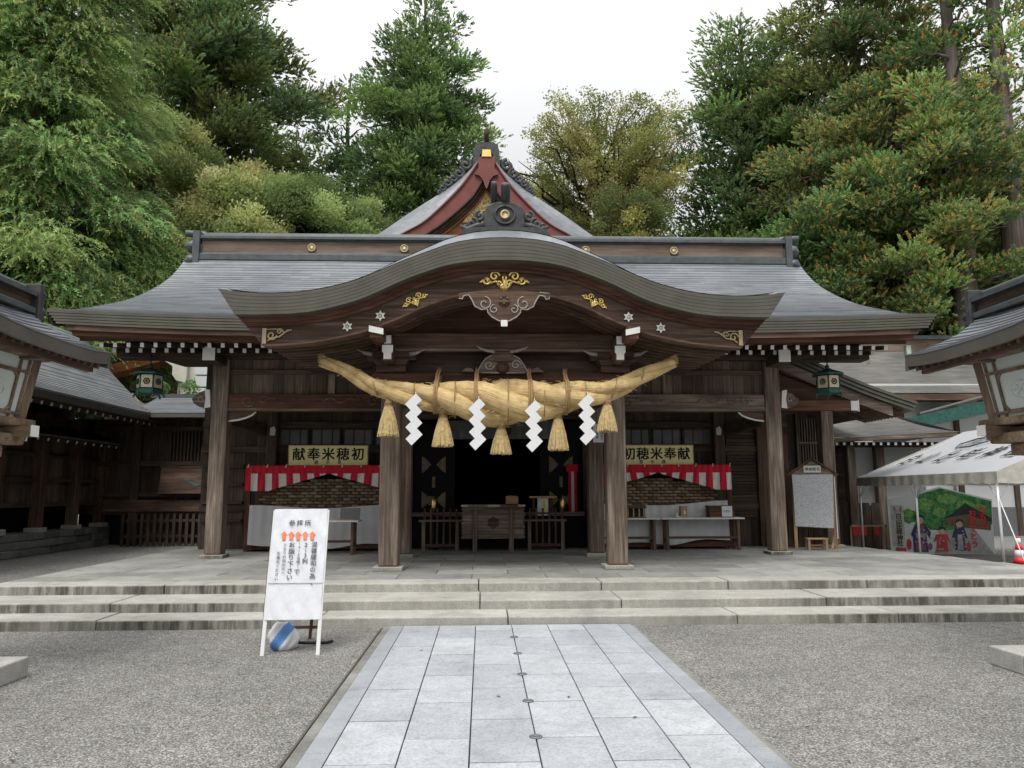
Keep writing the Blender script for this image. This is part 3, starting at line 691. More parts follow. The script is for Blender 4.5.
# shutters of horizontal slats on the right rear wall
mb = MB()
for i in range(26): mb.box(5.28, 5.95, 17.60+.01*(i % 2), 17.655, 1.0+i*.075, 1.0+i*.075+.062)
hp('slatted_shutter', mb, 'dark_boards_h'); hp('shutter_post', MB().box(5.97, 6.14, 17.52, 17.66, .36, 3.2), 'wood_z', bevel=.01)
for z in (.95, 1.35, 1.75, 2.15): hp('wall_ledge', MB().box(-6.6, -5.7, 17.56, 17.66, z, z+.06), 'dark_x')
hp('panel', MB().box(6.16, 6.70, 17.56, 17.655, .9, 2.9), 'wood_z', bevel=.01)
# dark worship room with its raised floor, folded doors and gilt fittings
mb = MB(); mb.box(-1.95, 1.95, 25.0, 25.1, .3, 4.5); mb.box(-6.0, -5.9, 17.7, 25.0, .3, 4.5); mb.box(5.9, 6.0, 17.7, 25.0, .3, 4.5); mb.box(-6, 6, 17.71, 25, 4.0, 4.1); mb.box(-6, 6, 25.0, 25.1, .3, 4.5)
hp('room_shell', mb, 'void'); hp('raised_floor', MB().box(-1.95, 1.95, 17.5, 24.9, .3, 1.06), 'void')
hp('floor_sill', MB().box(-1.95, 1.95, 17.40, 17.50, 1.06, 1.15), 'grey_x', bevel=.01)
hp('lintel', MB().box(-1.95, 1.95, 17.55, 17.75, 3.25, 4.4), 'dark_x', bevel=.01)
for s in (-1, 1):
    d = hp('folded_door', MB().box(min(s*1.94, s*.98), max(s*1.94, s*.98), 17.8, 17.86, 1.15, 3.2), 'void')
    for cx2, zz in ((s*1.46, 2.22), (s*1.46, 1.42)):
        for e in (-1, 1):
            q = MB(); q.prism([(cx2+e*.27, zz+.19), (cx2+e*.27, zz-.19), (cx2+e*.19, zz-.14), (cx2+e*.06, zz), (cx2+e*.19, zz+.14)], 17.775, 17.80)
            hp('gilt_corner', q, 'dim_gilt', d)
    q = MB(); q.box(s*1.46-.035, s*1.46+.035, 17.77, 17.80, 1.70, 1.95); q.box(s*1.52-.05, s*1.52+.05, 17.77, 17.80, 1.3, 1.5); hp('gilt_hinge', q, 'dim_gilt', d)
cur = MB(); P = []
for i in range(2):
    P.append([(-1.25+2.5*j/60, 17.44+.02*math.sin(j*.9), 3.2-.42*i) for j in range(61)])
cu_ = hp('dim_white_curtain', cur.grid(P), 'dark_glass')  # white cloth drawn dark grey, the doorway's shade put into its colour
mb = MB()
for r_ in (.13, .075):
    h = [(.16+r_*math.sin(i*math.pi/3), 17.41, 2.97+r_*math.cos(i*math.pi/3)) for i in range(7)]; mb.tube(h, .014, 6)
mb.lathe([(0, 0), (.03, 0), (0, .01)], 8, M4=Matrix.Translation((.16, 17.41, 2.97)) @ Matrix.Rotation(math.pi/2, 4, 'X')); hp('hexagon_crest', mb, 'black', cu_)

# onigawara on the porch gable
oy = 12.0
on = hp('porch_ridge_tile', MB().prism([(-.36, 5.80), (-.33, 6.0), (-.33, 6.12), (-.27, 6.22), (-.16, 6.27), (-.05, 6.28), (.05, 6.28), (.16, 6.27), (.27, 6.22), (.33, 6.12), (.33, 6.0), (.36, 5.80)], oy, oy+.22), 'carved', bevel=.02)
mb = MB(); mb.prism([(-.72, 5.70), (-.66, 5.80), (-.45, 5.83), (.47, 5.83), (.68, 5.80), (.74, 5.70)], oy-.05, oy+.28)
for s in (-1, 1):
    mb.tube(spiral(s*.52, 5.90, .10, math.pi/2, 1.3, oy+.02, s), .035, 8); mb.tube(spiral(s*.40, 6.03, .09, math.pi/2, 1.3, oy+.03, -s), .034, 8)
    mb.tube(spiral(s*.62, 5.84, .07, 1, 1.2, oy+.02, s), .028, 8)
    mb.tube([(s*.33, oy, 5.88), (s*.45, oy-.01, 5.86), (s*.6, oy, 5.80), (s*.72, oy, 5.86)], [.05, .05, .045, .025], 8)
hp('wave_carving', mb, 'carved', on)
hp('gold_disc', MB().lathe([(0, .018), (.045, .018), (.05, .0), (.075, .0), (.08, .02), (.08, .05), (0, .05)], 24, M4=Matrix.Translation((.01, oy-.045, 6.05)) @ Matrix.Rotation(-math.pi/2, 4, 'X')), 'brass', on)
hp('disc_frame', MB().tube([(.01+.16*math.sin(i*math.pi/12), oy-.01, 6.05+.15*math.cos(i*math.pi/12)) for i in range(25)], .022, 8), 'carved', on)
for dx, z, r_ in ((.02, 6.24, .075), (-.17, 6.26, .052)):
    hp('ridge_tube', MB().tube([(dx, oy+.4, z-.06), (dx, oy+.15, z), (dx, oy-.02, z+.12), (dx, oy-.11, z+.27), (dx, oy-.13, z+.30)], [r_, r_, r_, r_*1.05, r_*.8], 14), 'carved', on)
hp('porch_ridge', MB().box(-.22, .22, oy+.2, 17.0, 5.6, 6.05), 'ridge', bevel=.03)
# ------------------------------------------------------------------ main sanctuary behind: red gable
SAN = thing('main_sanctuary', 'red lacquered gable of the sanctuary rising behind the hall roof', 'sanctuary', (-.22, 28, 0))
gx = -.22
mir = lambda P: [(2*gx-a, z) for a, z in P[::-1]] + P
go = smoothcurve([(gx+.02, 13.75), (gx+.30, 13.36), (gx+.75, 12.9), (gx+1.40, 12.33), (gx+2.68, 11.45), (gx+3.97, 10.52), (gx+5.6, 9.55)], 40)
gr = smoothcurve([(gx+.02, 13.60), (gx+.23, 13.36), (gx+.60, 12.75), (gx+1.12, 12.07), (gx+2.15, 11.03), (gx+3.02, 10.5), (gx+4.6, 9.5)], 40)
gi = smoothcurve([(gx+.02, 12.72), (gx+.08, 12.62), (gx+.28, 12.24), (gx+.60, 11.78), (gx+1.38, 11.04), (gx+2.12, 10.5), (gx+3.6, 9.5)], 40)
mb = MB()
for s in (1, -1):
    A = [(gx+s*(a-gx), z) for a, z in go]; Bq = [(gx+s*(a-gx), z) for a, z in gr]
    for (a, b), (c, d) in zip(zip(A, A[1:]), zip(Bq, Bq[1:])):   # rolled copper verge, then the roof slope behind it
        for t0, t1 in ((0, .34), (.34, .67), (.67, 1)):
            l_ = lambda p, q, t: (p[0]+(q[0]-p[0])*t, p[1]+(q[1]-p[1])*t)
            yy = lambda t: 26.35-.35*math.sin(t*math.pi/2)
            q = [l_(a, c, t0), l_(b, d, t0), l_(b, d, t1), l_(a, c, t1)]
            mb.add([(q[0][0], yy(t0), q[0][1]), (q[1][0], yy(t0), q[1][1]), (q[2][0], yy(t1), q[2][1]), (q[3][0], yy(t1), q[3][1])], [(0, 1, 2, 3)])
        mb.add([(a[0], 26.35, a[1]), (b[0], 26.35, b[1]), (b[0], 36, b[1]), (a[0], 36, a[1])], [(0, 1, 2, 3)])
sr = mb.build('roof', 'roof', SAN)
for s in (1, -1):
    f = lambda P: [(gx+s*(a-gx), z) for a, z in P]
    bb_ = MB().ribbon(f(lerpc(gr, gi, .10)), f(lerpc(gr, gi, .92)), 26.05, 26.2).build('gable_board', 'crimson', SAN)
    MB().ribbon(f(gr), f(lerpc(gr, gi, .09)), 25.98, 26.3).build('moulding', 'crimson', bb_)
    MB().ribbon(f(lerpc(gr, gi, .925)), f(gi), 26.0, 26.25).build('moulding', 'dark_x', bb_)
    for k, (m_, y_) in enumerate((('wood_x', 26.22), ('dark_x', 26.28), ('orange_wood', 26.34))):
        sh = lambda d: f([(a-d*.75, z-d*.75) for a, z in gi])
        MB().ribbon(sh(.01+.08*k), sh(.08+.08*k), y_, y_+.1).build('gable_rafter', m_, SAN)
MB().prism([(gx-3.2, 9.4), (gx+3.2, 9.4), (gx, 12.6)], 26.42, 26.6).build('gable_wall', 'orange_wood', SAN)
q = MB()
for i in range(40):
    a = rnd.uniform(-.55, .55); z = 12.1 - abs(a)*1.2 - rnd.uniform(0, .75); q.tube(spiral(gx+a, z, rnd.uniform(.10, .2), rnd.uniform(0, 6), 1.2, 26.39, rnd.choice((-1, 1))), .03, 6)
q.prism([(gx-.85, 11.1), (gx+.85, 11.1), (gx, 12.3)], 26.395, 26.42)
q.build('gilded_carving', 'ochre', SAN)
q = MB().prism([(gx-.30, 13.36), (gx-.28, 12.95), (gx-.42, 12.72), (gx-.24, 12.66), (gx-.12, 12.50), (gx-.05, 12.28), (gx, 12.18), (gx+.05, 12.28), (gx+.12, 12.50), (gx+.24, 12.66), (gx+.42, 12.72), (gx+.28, 12.95), (gx+.30, 13.36)], 25.94, 26.04).build('pendant', 'crimson', SAN)
MB().prism([(gx-.17, 13.36), (gx+.17, 13.36), (gx+.14, 13.62), (gx-.14, 13.62)], 25.90, 25.98).build('gold_plate', 'gold', SAN)
rt = MB(); rt.prism([(gx-.50, 13.05), (gx-.46, 13.70), (gx-.40, 13.95), (gx-.25, 14.03), (gx+.25, 14.03), (gx+.40, 13.95), (gx+.46, 13.70), (gx+.50, 13.05), (gx+.28, 13.05), (gx+.24, 13.55), (gx+.14, 13.68), (gx-.14, 13.68), (gx-.24, 13.55), (gx-.28, 13.05)], 26.2, 26.6)
for s in (-1, 1):
    for a, z, r_ in ((.74, 13.22, .22), (.98, 12.90, .20), (1.18, 12.72, .17), (1.38, 12.55, .17), (1.56, 12.36, .14), (1.66, 12.2, .12)):
        rt.tube(spiral(gx+s*a, z, r_, 1.57, 1.3, 26.35, s), r_*.42, 8)
    rt.prism([(gx+s*.45, 13.3), (gx+s*1.72, 12.28), (gx+s*1.62, 12.05), (gx+s*.45, 12.9)], 26.4, 26.6)
rt.build('ridge_tile', 'carved', SAN)
MB().tube([(gx, 26.6, 13.95), (gx, 26.35, 14.05), (gx, 26.2, 14.3), (gx, 26.15, 14.5)], [.09, .09, .09, .10], 10).build('ridge_tube', 'dark_y', SAN)
MB().box(gx-.3, gx+.3, 26.6, 36, 13.5, 14.0).build('ridge', 'ridge', SAN, bevel=.04)
MB().box(gx-4.2, gx+4.2, 27.2, 36, 0, 9.6).build('wall', 'dark_x', SAN)

# ------------------------------------------------------------------ left corridor building
LC = thing('corridor_building', 'dark timber corridor with curved grey roof on a masonry footing at the left', 'building', (-12.5, 20, 0))
def lp(name, mb, mat, parent=None, **kw): return mb.build(name, mat, parent or LC, **kw)
LPROF = smoothcurve([(-10.35, 3.96), (-11.0, 4.28), (-11.6, 4.72), (-12.4, 5.55), (-13.2, 6.55)], 40)
mb = MB()
cs = resample(LPROF, .12)
for (xa, za), (xb, zb) in zip(cs, cs[1:]):
    y = 13.0
    while y < 24.9:
        y2 = min(y+.62, 24.9); cv = lambda yy: .10*((yy-19)/6)**2*(1 if yy < 19 else .4)
        mb.add([(xa, y, za+cv(y)), (xa, y2, za+cv(y2)), (xa+.003, y, za+cv(y)+.016), (xa+.003, y2, za+cv(y2)+.016), (xb, y, zb+cv(y)+.003), (xb, y2, zb+cv(y2)+.003)], [(0, 1, 3, 2), (2, 3, 5, 4)]); y = y2
lroof = lp('roof', mb, 'roof_y')
q = MB()
for k in range(4): q.box(-10.36-.02*k-.3, -10.34-.02*k, 13.0, 24.9, 3.96-.045*(k+1)+.003, 3.96-.045*k)
lp('eave_layer', q, 'edge_dark', lroof)
lp('soffit', MB().prism([(-10.6, 3.74), (-13.2, 4.6), (-13.2, 4.7), (-10.6, 3.80)], 13.0, 24.9, 'y'), 'dark_y')
y = 13.2
i = 0
while y < 24.6:
    r = lp('rafter', MB().bar((-10.62, y, 3.70), (-12.2, y, 4.05), .07, .08), 'dark_x'); lp('rafter_end', MB().bar((-10.606, y, 3.697), (-10.62, y, 3.70), .072, .082), 'white', r); y += .42
# the lower pent roof with its pale edge
lp('pent_roof', MB().prism([(-11.35, 3.02), (-11.35, 3.07), (-12.3, 3.45), (-12.3, 3.38)], 17.6, 24.2, 'y'), 'dark_y'); lp('pent_edge', MB().box(-11.37, -11.33, 17.6, 24.2, 3.045, 3.075), 'grey_y')
for k in range(14):
    y = 17.8+k*.46; r = lp('rafter', MB().bar((-11.42, y, 2.97), (-12.3, y, 3.25), .06, .07), 'dark_x'); lp('rafter_end', MB().bar((-11.407, y, 2.965), (-11.42, y, 2.97), .062, .072), 'white', r)
q = MB(); y = 12.0
row_ = 0
for z0, z1 in ((0, .2), (.2, .4), (.4, .58)):
    y = 12.0 - .3*row_
    while y < 24.85:
        w = rnd.uniform(.5, .95); q.box(-13.4, -11.93+rnd.uniform(-.03, .02), max(y, 12)+.006, min(y+w, 24.85)-.006, z0+.005, z1); y += w
    row_ += 1
lp('masonry_footing', q, 'rubble', bevel=.02)
lp('footing_coping', MB().box(-13.4, -11.86, 12, 19.4, .585, .74), 'step', bevel=.02)
for y in (14.2, 15.8, 17.4, 19.3, 21.2, 23.0, 24.6):
    p = lp('post', MB().box(-12.32, -12.06, y-.13, y+.13, .70, 3.75), 'wood_z', bevel=.02); lp('base_stone', MB().box(-12.38, -11.98, y-.2, y+.2, .58, .70), 'step', p, bevel=.01)
q = MB(); y = 12.2
while y < 24.7: q.box(-12.34, -12.30+rnd.uniform(-.004, .004), y+.004, y+.236, 1.25, 3.7); y += .24
lp('wall_boards', q, 'boards')
for z in (1.30, 1.95, 2.62, 3.3): lp('wall_rail', MB().box(-12.31, -12.2, 12.2, 24.7, z-.06, z+.06), 'dark_y', bevel=.01)
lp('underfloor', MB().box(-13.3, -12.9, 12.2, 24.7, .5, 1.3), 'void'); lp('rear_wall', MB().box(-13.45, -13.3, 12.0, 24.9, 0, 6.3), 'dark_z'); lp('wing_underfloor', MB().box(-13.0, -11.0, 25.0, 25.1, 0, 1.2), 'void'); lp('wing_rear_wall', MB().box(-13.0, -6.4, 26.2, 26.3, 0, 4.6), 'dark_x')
# back wing parallel to the hall front
mb = MB(); Pb = [(23.5, 3.99), (23.9, 4.12), (24.4, 4.30), (24.9, 4.46), (25.6, 4.72)]
for (ya, za), (yb, zb) in zip(*(lambda c: (c, c[1:]))(resample(smoothcurve(Pb, 30), .12))):
    x = -11.0
    while x < -6.4:
        mb.add([(x, ya, za), (x+.6, ya, za), (x, ya, za+.016), (x+.6, ya, za+.016), (x, yb, zb), (x+.6, yb, zb)], [(0, 1, 3, 2), (2, 3, 5, 4)]); x += .6
wr = lp('wing_roof', mb, 'roof'); lp('eave_layer', MB().box(-10.6, -6.4, 23.51, 23.9, 3.86, 3.99), 'edge_dark', wr); lp('ridge', MB().box(-11.2, -6.4, 25.5, 25.9, 4.68, 4.82), 'ridge', wr)
lp('valley_flashing', MB().tube([(-10.38, 23.52, 4.01), (-11.0, 24.3, 4.32), (-11.6, 25.0, 4.75)], .04, 6), 'grey_x', wr)
q = MB(); x = -13.0
while x < -6.4: q.box(x+.003, x+.247, 24.6, 24.64+rnd.uniform(-.003, .003), .95, 3.9); x += .25
lp('wing_wall', q, 'dark_boards')
lat = lp('lattice_window', MB().box(-10.15, -8.3, 24.55, 24.6, 2.55, 3.55), 'void')
q = MB()
for k in range(17): q.box(-10.12+k*.11, -10.07+k*.11, 24.5, 24.548, 2.55, 3.55)
lp('lattice_bars', q, 'dark_z', lat); q = MB()
for k in (0, 1, 2, 3): q.box(-8.93-.11*k, -8.87-.11*k, 24.542, 24.548, 2.58, 3.2-.12*k)
lp('painted_daylight', q, 'glass', lat)  # pale strips painted in for daylight between the bars
for z in (1.0, 1.55, 2.5, 3.6): lp('wing_rail', MB().box(-12.4, -6.4, 24.46, 24.6, z-.07, z+.07), 'red_x' if z < 1.5 else 'dark_x', bevel=.01)
lp('wing_beam', MB().box(-12.0, -6.6, 24.36, 24.5, 1.02, 1.38), 'wood_x', bevel=.02)
for x in (-11.1, -8.45, -6.7): lp('post', MB().box(x-.13, x+.13, 24.4, 24.62, 0, 3.9), 'dark_z', bevel=.02)
PLQ = thing('wooden_plaque', 'dark wooden plaque leaning on the left corridor wall with a faded painted bird', 'plaque', (-9.45, 24.2, 1.62))
MB().box(-.82, .82, 0, .05, 0, .76, Matrix.Rotation(R(-12), 4, 'X')).build('panel', 'wood_x', PLQ, world=False, bevel=.01)
q = MB(); 
for k in range(5): q.prism([(-.1+.07*k, .40-.05*k), (.02+.09*k, .44-.04*k), (.2+.07*k, .36-.03*k), (.03+.07*k, .34-.04*k)], -.012, -.004, M4=Matrix.Rotation(R(-12), 4, 'X'))
q.build('painted_bird', 'dark_glass', PLQ, world=False)
q = MB(); Mx = Matrix.Rotation(R(-12), 4, 'X')
q.box(-.86, .86, -.02, .06, .76, .81, Mx); q.box(-.86, .86, -.02, .06, -.05, 0, Mx); q.build('frame', 'wood_x', PLQ, world=False, bevel=.008)
def picket(label, x0, x1, y, n, h, ground, mat):
    t = thing('picket_fence', label, 'fence', ((x0+x1)/2, y, ground)); w = (x1-x0)/n
    for z in (h*.30, h*.78): MB().box(x0, x1, y+.02, y+.06, ground+z-.04, ground+z+.04).build('rail', mat+'_x', t, bevel=.006)
    for i in range(n+1):
        x = x0+i*w; MB().prism([(x-.045, ground), (x+.045, ground), (x+.045, ground+h-.05), (x, ground+h), (x-.045, ground+h-.05)], y-.02, y+.018).build('picket', mat+'_z', t)
picket('low dark picket fence under the left corridor plaque', -11.25, -8.75, 24.15, 13, .98, 0, 'dark')
picket('low weathered picket fence behind the rightmost hall post', 6.1, 7.12, 17.3, 9, .72, .36, 'wood')
# cream concrete wing with stepped bracket seen under the left eave
CW = thing('concrete_building', 'cream concrete building corner with a stepped bracket under the hall eave', 'building', (-8.0, 26, 0))
q = MB(); q.box(-10.95, -8.6, 27.0, 31, 0, 7.4); q.build('wall', 'concrete', CW)
q = MB(); q.prism([(-11.55, 6.5), (-10.6, 6.7), (-10.6, 5.35), (-10.95, 5.45), (-11.1, 5.65), (-11.1, 5.95), (-11.55, 6.25)], 26.8, 27.5); q.build('bracket', 'concrete', CW, bevel=.02)
q = MB()
for k in range(8): q.box(-10.35, -9.7, 26.9, 27.0, 4.0+.42*k, 4.36+.42*k)
q.build('louvre', 'plaster', CW)
MB().bar((-14.2, 28.2, 5.85), (-10.9, 28.2, 6.75), .9, .35).build('timber_eave', 'orange_wood', CW)
MB().bar((-14.3, 28.1, 6.15), (-10.9, 28.1, 7.1), 1.0, .22).build('eave_edge', 'edge', CW)

# ------------------------------------------------------------------ right side wing attached to the hall, low roof, office
RWG = thing('side_wing', 'timber side entrance with sloping verge and lattice window right of the hall', 'wing building', (7.4, 18.2, .36))
def rp(name, mb, mat, parent=None, **kw): return mb.build(name, mat, parent or RWG, **kw)
VB = smoothcurve([(5.6, 5.25), (6.4, 4.93), (7.2, 4.58), (8.0, 4.22), (8.8, 3.90), (9.62, 3.62)], 30)
mb = MB(); cs = resample(VB, .12)[::-1]
for (xa, za), (xb, zb) in zip(cs, cs[1:]):
    y = 17.2
    while y < 23:
        mb.add([(xa, y, za), (xa, y+.6, za), (xa, y, za+.014), (xa, y+.6, za+.014), (xb, y, zb), (xb, y+.6, zb)], [(1, 0, 2, 3), (3, 2, 4, 5)]); y += .6
wr2 = rp('roof', mb, 'roof_y')
for k in range(3): rp('verge_layer', MB().ribbon([(a-.03*k, z-.075*k) for a, z in VB], [(a-.03*k, z-.068-.075*k) for a, z in VB], 17.18+.025*k, 17.8), 'edge', wr2)
rp('verge_board', MB().ribbon([(a-.1, z-.225) for a, z in VB[:27]], [(a-.1, z-.47) for a, z in VB[:27]], 17.30, 17.38), 'grey_x')
for k in range(12):
    y = 17.5+.16*k; rp('rafter', MB().bar((9.45, y, 3.34), (6.6, y, 4.35), .06, .07), 'wood_x')
rp('soffit', MB().bar((9.4, 19.8, 3.44), (6.0, 19.8, 4.70), 4.8, .04), 'wood_x')
wb = rp('tie_beam', MB().box(5.7, 8.15, 17.02, 17.26, 3.38, 3.62), 'red_x', bevel=.02)
rp('white_end', MB().box(8.15, 8.17, 17.01, 17.27, 3.37, 3.63), 'white', wb)
rp('white_face', MB().box(7.98, 8.14, 17.008, 17.019, 3.39, 3.61), 'cloth_white', wb)
rp('gable_panel', MB().prism([(5.7, 3.62), (8.2, 3.62), (5.7, 4.6)], 17.4, 17.45), 'red_x')
p_ = rp('post', MB().box(7.27, 7.55, 17.0, 17.28, .42, 3.38), 'grey_z', bevel=.025); rp('base_stone', MB().box(7.2, 7.62, 16.93, 17.35, .36, .42), 'step', p_, bevel=.01)
q = MB(); x = 6.9
while x < 8.4: q.box(x+.003, x+.217, 18.95, 18.99+rnd.uniform(-.003, .003), .3, 3.5); x += .22
rp('wall_boards', q, 'dark_boards')
lw = rp('lattice_window', MB().box(7.50, 8.24, 18.90, 18.95, 2.2, 3.4), 'void'); q = MB()
for k in range(11): q.box(7.52+.067*k, 7.547+.067*k, 18.85, 18.90, 2.2, 3.4)
q.box(7.5, 8.25, 18.84, 18.90, 2.75, 2.80); q.box(7.45, 7.50, 18.84, 18.92, 2.1, 3.5); q.box(8.24, 8.30, 18.84, 18.92, 2.1, 3.5); rp('lattice_bars', q, 'grey_z', lw)
rp('rear_post', MB().box(9.55, 9.78, 20.6, 20.85, 0, 3.0), 'grey_z', bevel=.02)
# low annex roof
AN = thing('annex', 'low annex with a sunbleached hipped roof beside the side wing', 'annex', (11, 22, 0))
zf, yf = 3.0, 20.1
ev = [(8.75, yf, zf-.02), (12.4, yf, zf+.14)]; rg = [(9.6, 22.6, 3.86), (11.7, 22.6, 3.92)]
mb = MB(); N = 22
for i in range(N):
    a, b = i/N, (i+1)/N
    f = lambda t, k: tuple(ev[k][j]+(rg[k][j]-ev[k][j])*t for j in range(3))
    for m in range(8):
        u0_, u1_ = m/8, (m+1)/8; lp2 = lambda t, u, dz: tuple(f(t, 0)[j]+(f(t, 1)[j]-f(t, 0)[j])*u + (dz if j == 2 else 0) - (.10*math.sin(t*math.pi) if j == 2 else 0) for j in range(3))
        mb.add([lp2(a, u0_, 0), lp2(a, u1_, 0), lp2(a, u0_, .014), lp2(a, u1_, .014), lp2(b, u0_, 0), lp2(b, u1_, 0)], [(0, 1, 3, 2), (2, 3, 5, 4)])
mb.add([ev[1], (12.5, 25.1, zf), rg[1]], [(0, 1, 2)]); mb.add([ev[0], (8.9, 25.1, zf), rg[0]], [(0, 2, 1)])
ar = mb.build('roof', 'roof_tan', AN); MB().bar((8.77, yf+.12, zf-.08), (12.36, yf+.12, zf+.08), .22, .11).build('eave_layer', 'grey_x', ar, bevel=.01)
MB().box(9.0, 12.3, 20.35, 22.5, 2.80, 2.89).build('soffit', 'dark_x', AN)
for k in range(16):
    x = 9.1+.2*k; r = MB().box(x-.03, x+.03, 20.22, 21.5, 2.80, 2.87).build('rafter', 'dark_y', AN); MB().box(x-.032, x+.032, 20.21, 20.219, 2.80, 2.872).build('rafter_end', 'white', r)
MB().box(9.3, 9.9, 21.3, 21.4, 0, 2.8).build('dark_panel', 'dark_x', AN); MB().box(9.9, 12.0, 21.3, 21.4, 0, 2.8).build('wall', 'plaster', AN)
MB().box(10.5, 10.74, 20.9, 21.12, 0, 2.8).build('post', 'grey_z', AN, bevel=.02)
# tall roof and plaster office behind
OF = thing('shrine_office', 'white plastered office with a broad tan shingle roof behind the tent', 'building', (15.5, 26, 0))
mb = MB(); E0 = [(10.2, 26.0, 4.92), (19.5, 26.0, 4.98)]; Rg = [(9.5, 30.2, 7.2), (19.5, 30.2, 7.3)]
N = 36
for i in range(N):
    a, b = i/N, (i+1)/N
    f = lambda t, k: tuple(E0[k][j]+(Rg[k][j]-E0[k][j])*t - (.18*math.sin(t*math.pi) if j == 2 else 0) for j in range(3))
    for m in range(14):
        g = lambda t, u, dz: tuple(f(t, 0)[j]+(f(t, 1)[j]-f(t, 0)[j])*u + (dz if j == 2 else 0) for j in range(3))
        mb.add([g(a, m/14, 0), g(a, (m+1)/14, 0), g(a, m/14, .016), g(a, (m+1)/14, .016), g(b, m/14, 0), g(b, (m+1)/14, 0)], [(0, 1, 3, 2), (2, 3, 5, 4)])
orf = mb.build('roof', 'roof_tan', OF)
MB().box(10.2, 19.5, 26.02, 26.5, 4.70, 4.92).build('eave_board', 'wood_x', orf, bevel=.01); MB().box(9.3, 19.6, 30.0, 30.5, 7.15, 7.65).build('ridge', 'ridge_band', orf); MB().box(9.2, 19.6, 29.9, 30.6, 7.65, 7.8).build('ridge_cap', 'ridge', orf)
MB().box(11.4, 22, 26.9, 27.1, 1.0, 5.4).build('wall', 'plaster', OF); MB().box(11.4, 22, 26.85, 27.05, 0, 1.0).build('lower_wall', 'greypole', OF)
for x in (12.6, 14.6, 16.6, 18.6): MB().box(x-.09, x+.09, 26.82, 26.9, 0, 4.7).build('wall_post', 'dark_z', OF)
MB().bar((14.3, 26.0, 3.85), (17.4, 24.6, 4.55), .10, .42).build('green_canopy_edge', 'teal', OF)
MB().bar((15.1, 26.6, 4.25), (17.9, 25.2, 5.05), 1.3, .06).build('canopy_roof', 'roof_tan', OF)
MB().box(13.4, 19, 26.80, 26.84, 1.9, 1.96).build('wall_pipe', 'greypole', OF)
for x in (15.1, 16.2): MB().tube([(x, 26.6, 0), (x, 26.6, 3.4)], .05, 8).build('down_pipe', 'greypole', OF)
# ------------------------------------------------------------------ sacred straw rope, tassels, paper streamers
RY = 12.17
rc = smoothcurve([(-2.89, 3.66), (-2.5, 3.50), (-2.07, 3.27), (-1.6, 3.14), (-1.05, 3.085), (-.5, 3.02), (0, 3.00), (.5, 3.02), (1.0, 3.09), (1.5, 3.16), (1.95, 3.30), (2.35, 3.50), (2.74, 3.67)], 150)
def rR(x): return float(np.interp(abs(x), [0, .25, .5, 1.0, 1.5, 2.07, 2.5, 3.0], [.380, .362, .325, .250, .185, .140, .108, .085]))
ROPE = thing('straw_rope', 'huge twisted golden straw rope sagging across the porch front', 'straw rope', (0, RY, 3.0))
sarr = np.cumsum([0]+[math.hypot(b[0]-a[0], b[1]-a[1]) for a, b in zip(rc, rc[1:])])
for st in range(3):
    pth = []; rad = []
    for i, (x, z) in enumerate(rc):
        r_ = rR(x); ph = st*2*math.pi/3 + 0.6 - 2*math.pi*(sarr[i]-sarr[-1]/2)/(2.9)
        a, b = rc[max(i-1, 0)], rc[min(i+1, len(rc)-1)]; t = Vector((b[0]-a[0], 0, b[1]-a[1])).normalized(); nrm = Vector((-t.z, 0, t.x))
        p = Vector((x, RY, z)) + nrm*(math.cos(ph)*r_*.50) + Vector((0, 1, 0))*(math.sin(ph)*r_*.50)
        pth.append(p); rad.append(r_*.56*(1+.04*math.sin(i*.37+st)+.025*math.sin(i*1.13+st*2)))
    MB().tube(pth, rad, 26, vscale=1.0).build('strand', 'straw', ROPE)
q = MB()
for i in range(420):      # stray straws lifting off the rope
    x = rnd.uniform(-2.7, 2.6); r_ = rR(x); z = float(np.interp(x, [p[0] for p in rc], [p[1] for p in rc])); a = rnd.uniform(-.4, 3.5)
    n_ = Vector((0, -math.sin(a), math.cos(a))); p0 = Vector((x, RY, z)) + n_*r_*rnd.uniform(.9, 1.02); t_ = Vector((rnd.choice((-1, 1)), rnd.uniform(-.2, .2), rnd.uniform(-.25, .25))); l_ = rnd.uniform(.03, .09)
    q.tube([p0, p0+t_*l_*.5+n_*.008, p0+t_*l_+n_*rnd.uniform(.005, .03)-Vector((0, 0, .01))], [.004, .0035, .002], 3, caps=False, smooth=False)
tag(q.build('loose_straw', 'tassel', ROPE), kind='stuff')
for sx, k in ((-1, 0), (1, -1)):
    x, z = rc[k]; q = MB()
    for i in range(90):
        a = rnd.uniform(0, 6.28); r_ = .09*math.sqrt(rnd.random()); dx = sx*rnd.uniform(.02, .08); p0 = Vector((x-sx*.05, RY+r_*math.cos(a), z+r_*math.sin(a)))
        q.tube([p0, p0+Vector((dx+sx*.04, rnd.uniform(-.02, .02), .03+rnd.uniform(-.03, .03)))], [.008, .004], 4)
    q.build('frayed_end', 'tassel', ROPE)
for x in (-1.09, -.46, .39, .98):
    r_ = rR(x)+.02; z = float(np.interp(x, [p[0] for p in rc], [p[1] for p in rc]))
    q = MB(); path_ = [(x+.02, 12.56, 3.62), (x+.01, 12.50, 3.56), (x, 12.40, 3.50)] + [(x-.02*i/10, RY-r_*math.sin(i/10*math.pi), z+r_*math.cos(i/10*math.pi)) for i in range(11)] + [(x, RY+r_, z), (x+.02, 12.57, 3.50)]
    q.tube(path_, .021, 7); q.tube([(p[0]+.035, p[1], p[2]) for p in path_], .018, 7); q.build('hanging_cord', 'cord', ROPE)
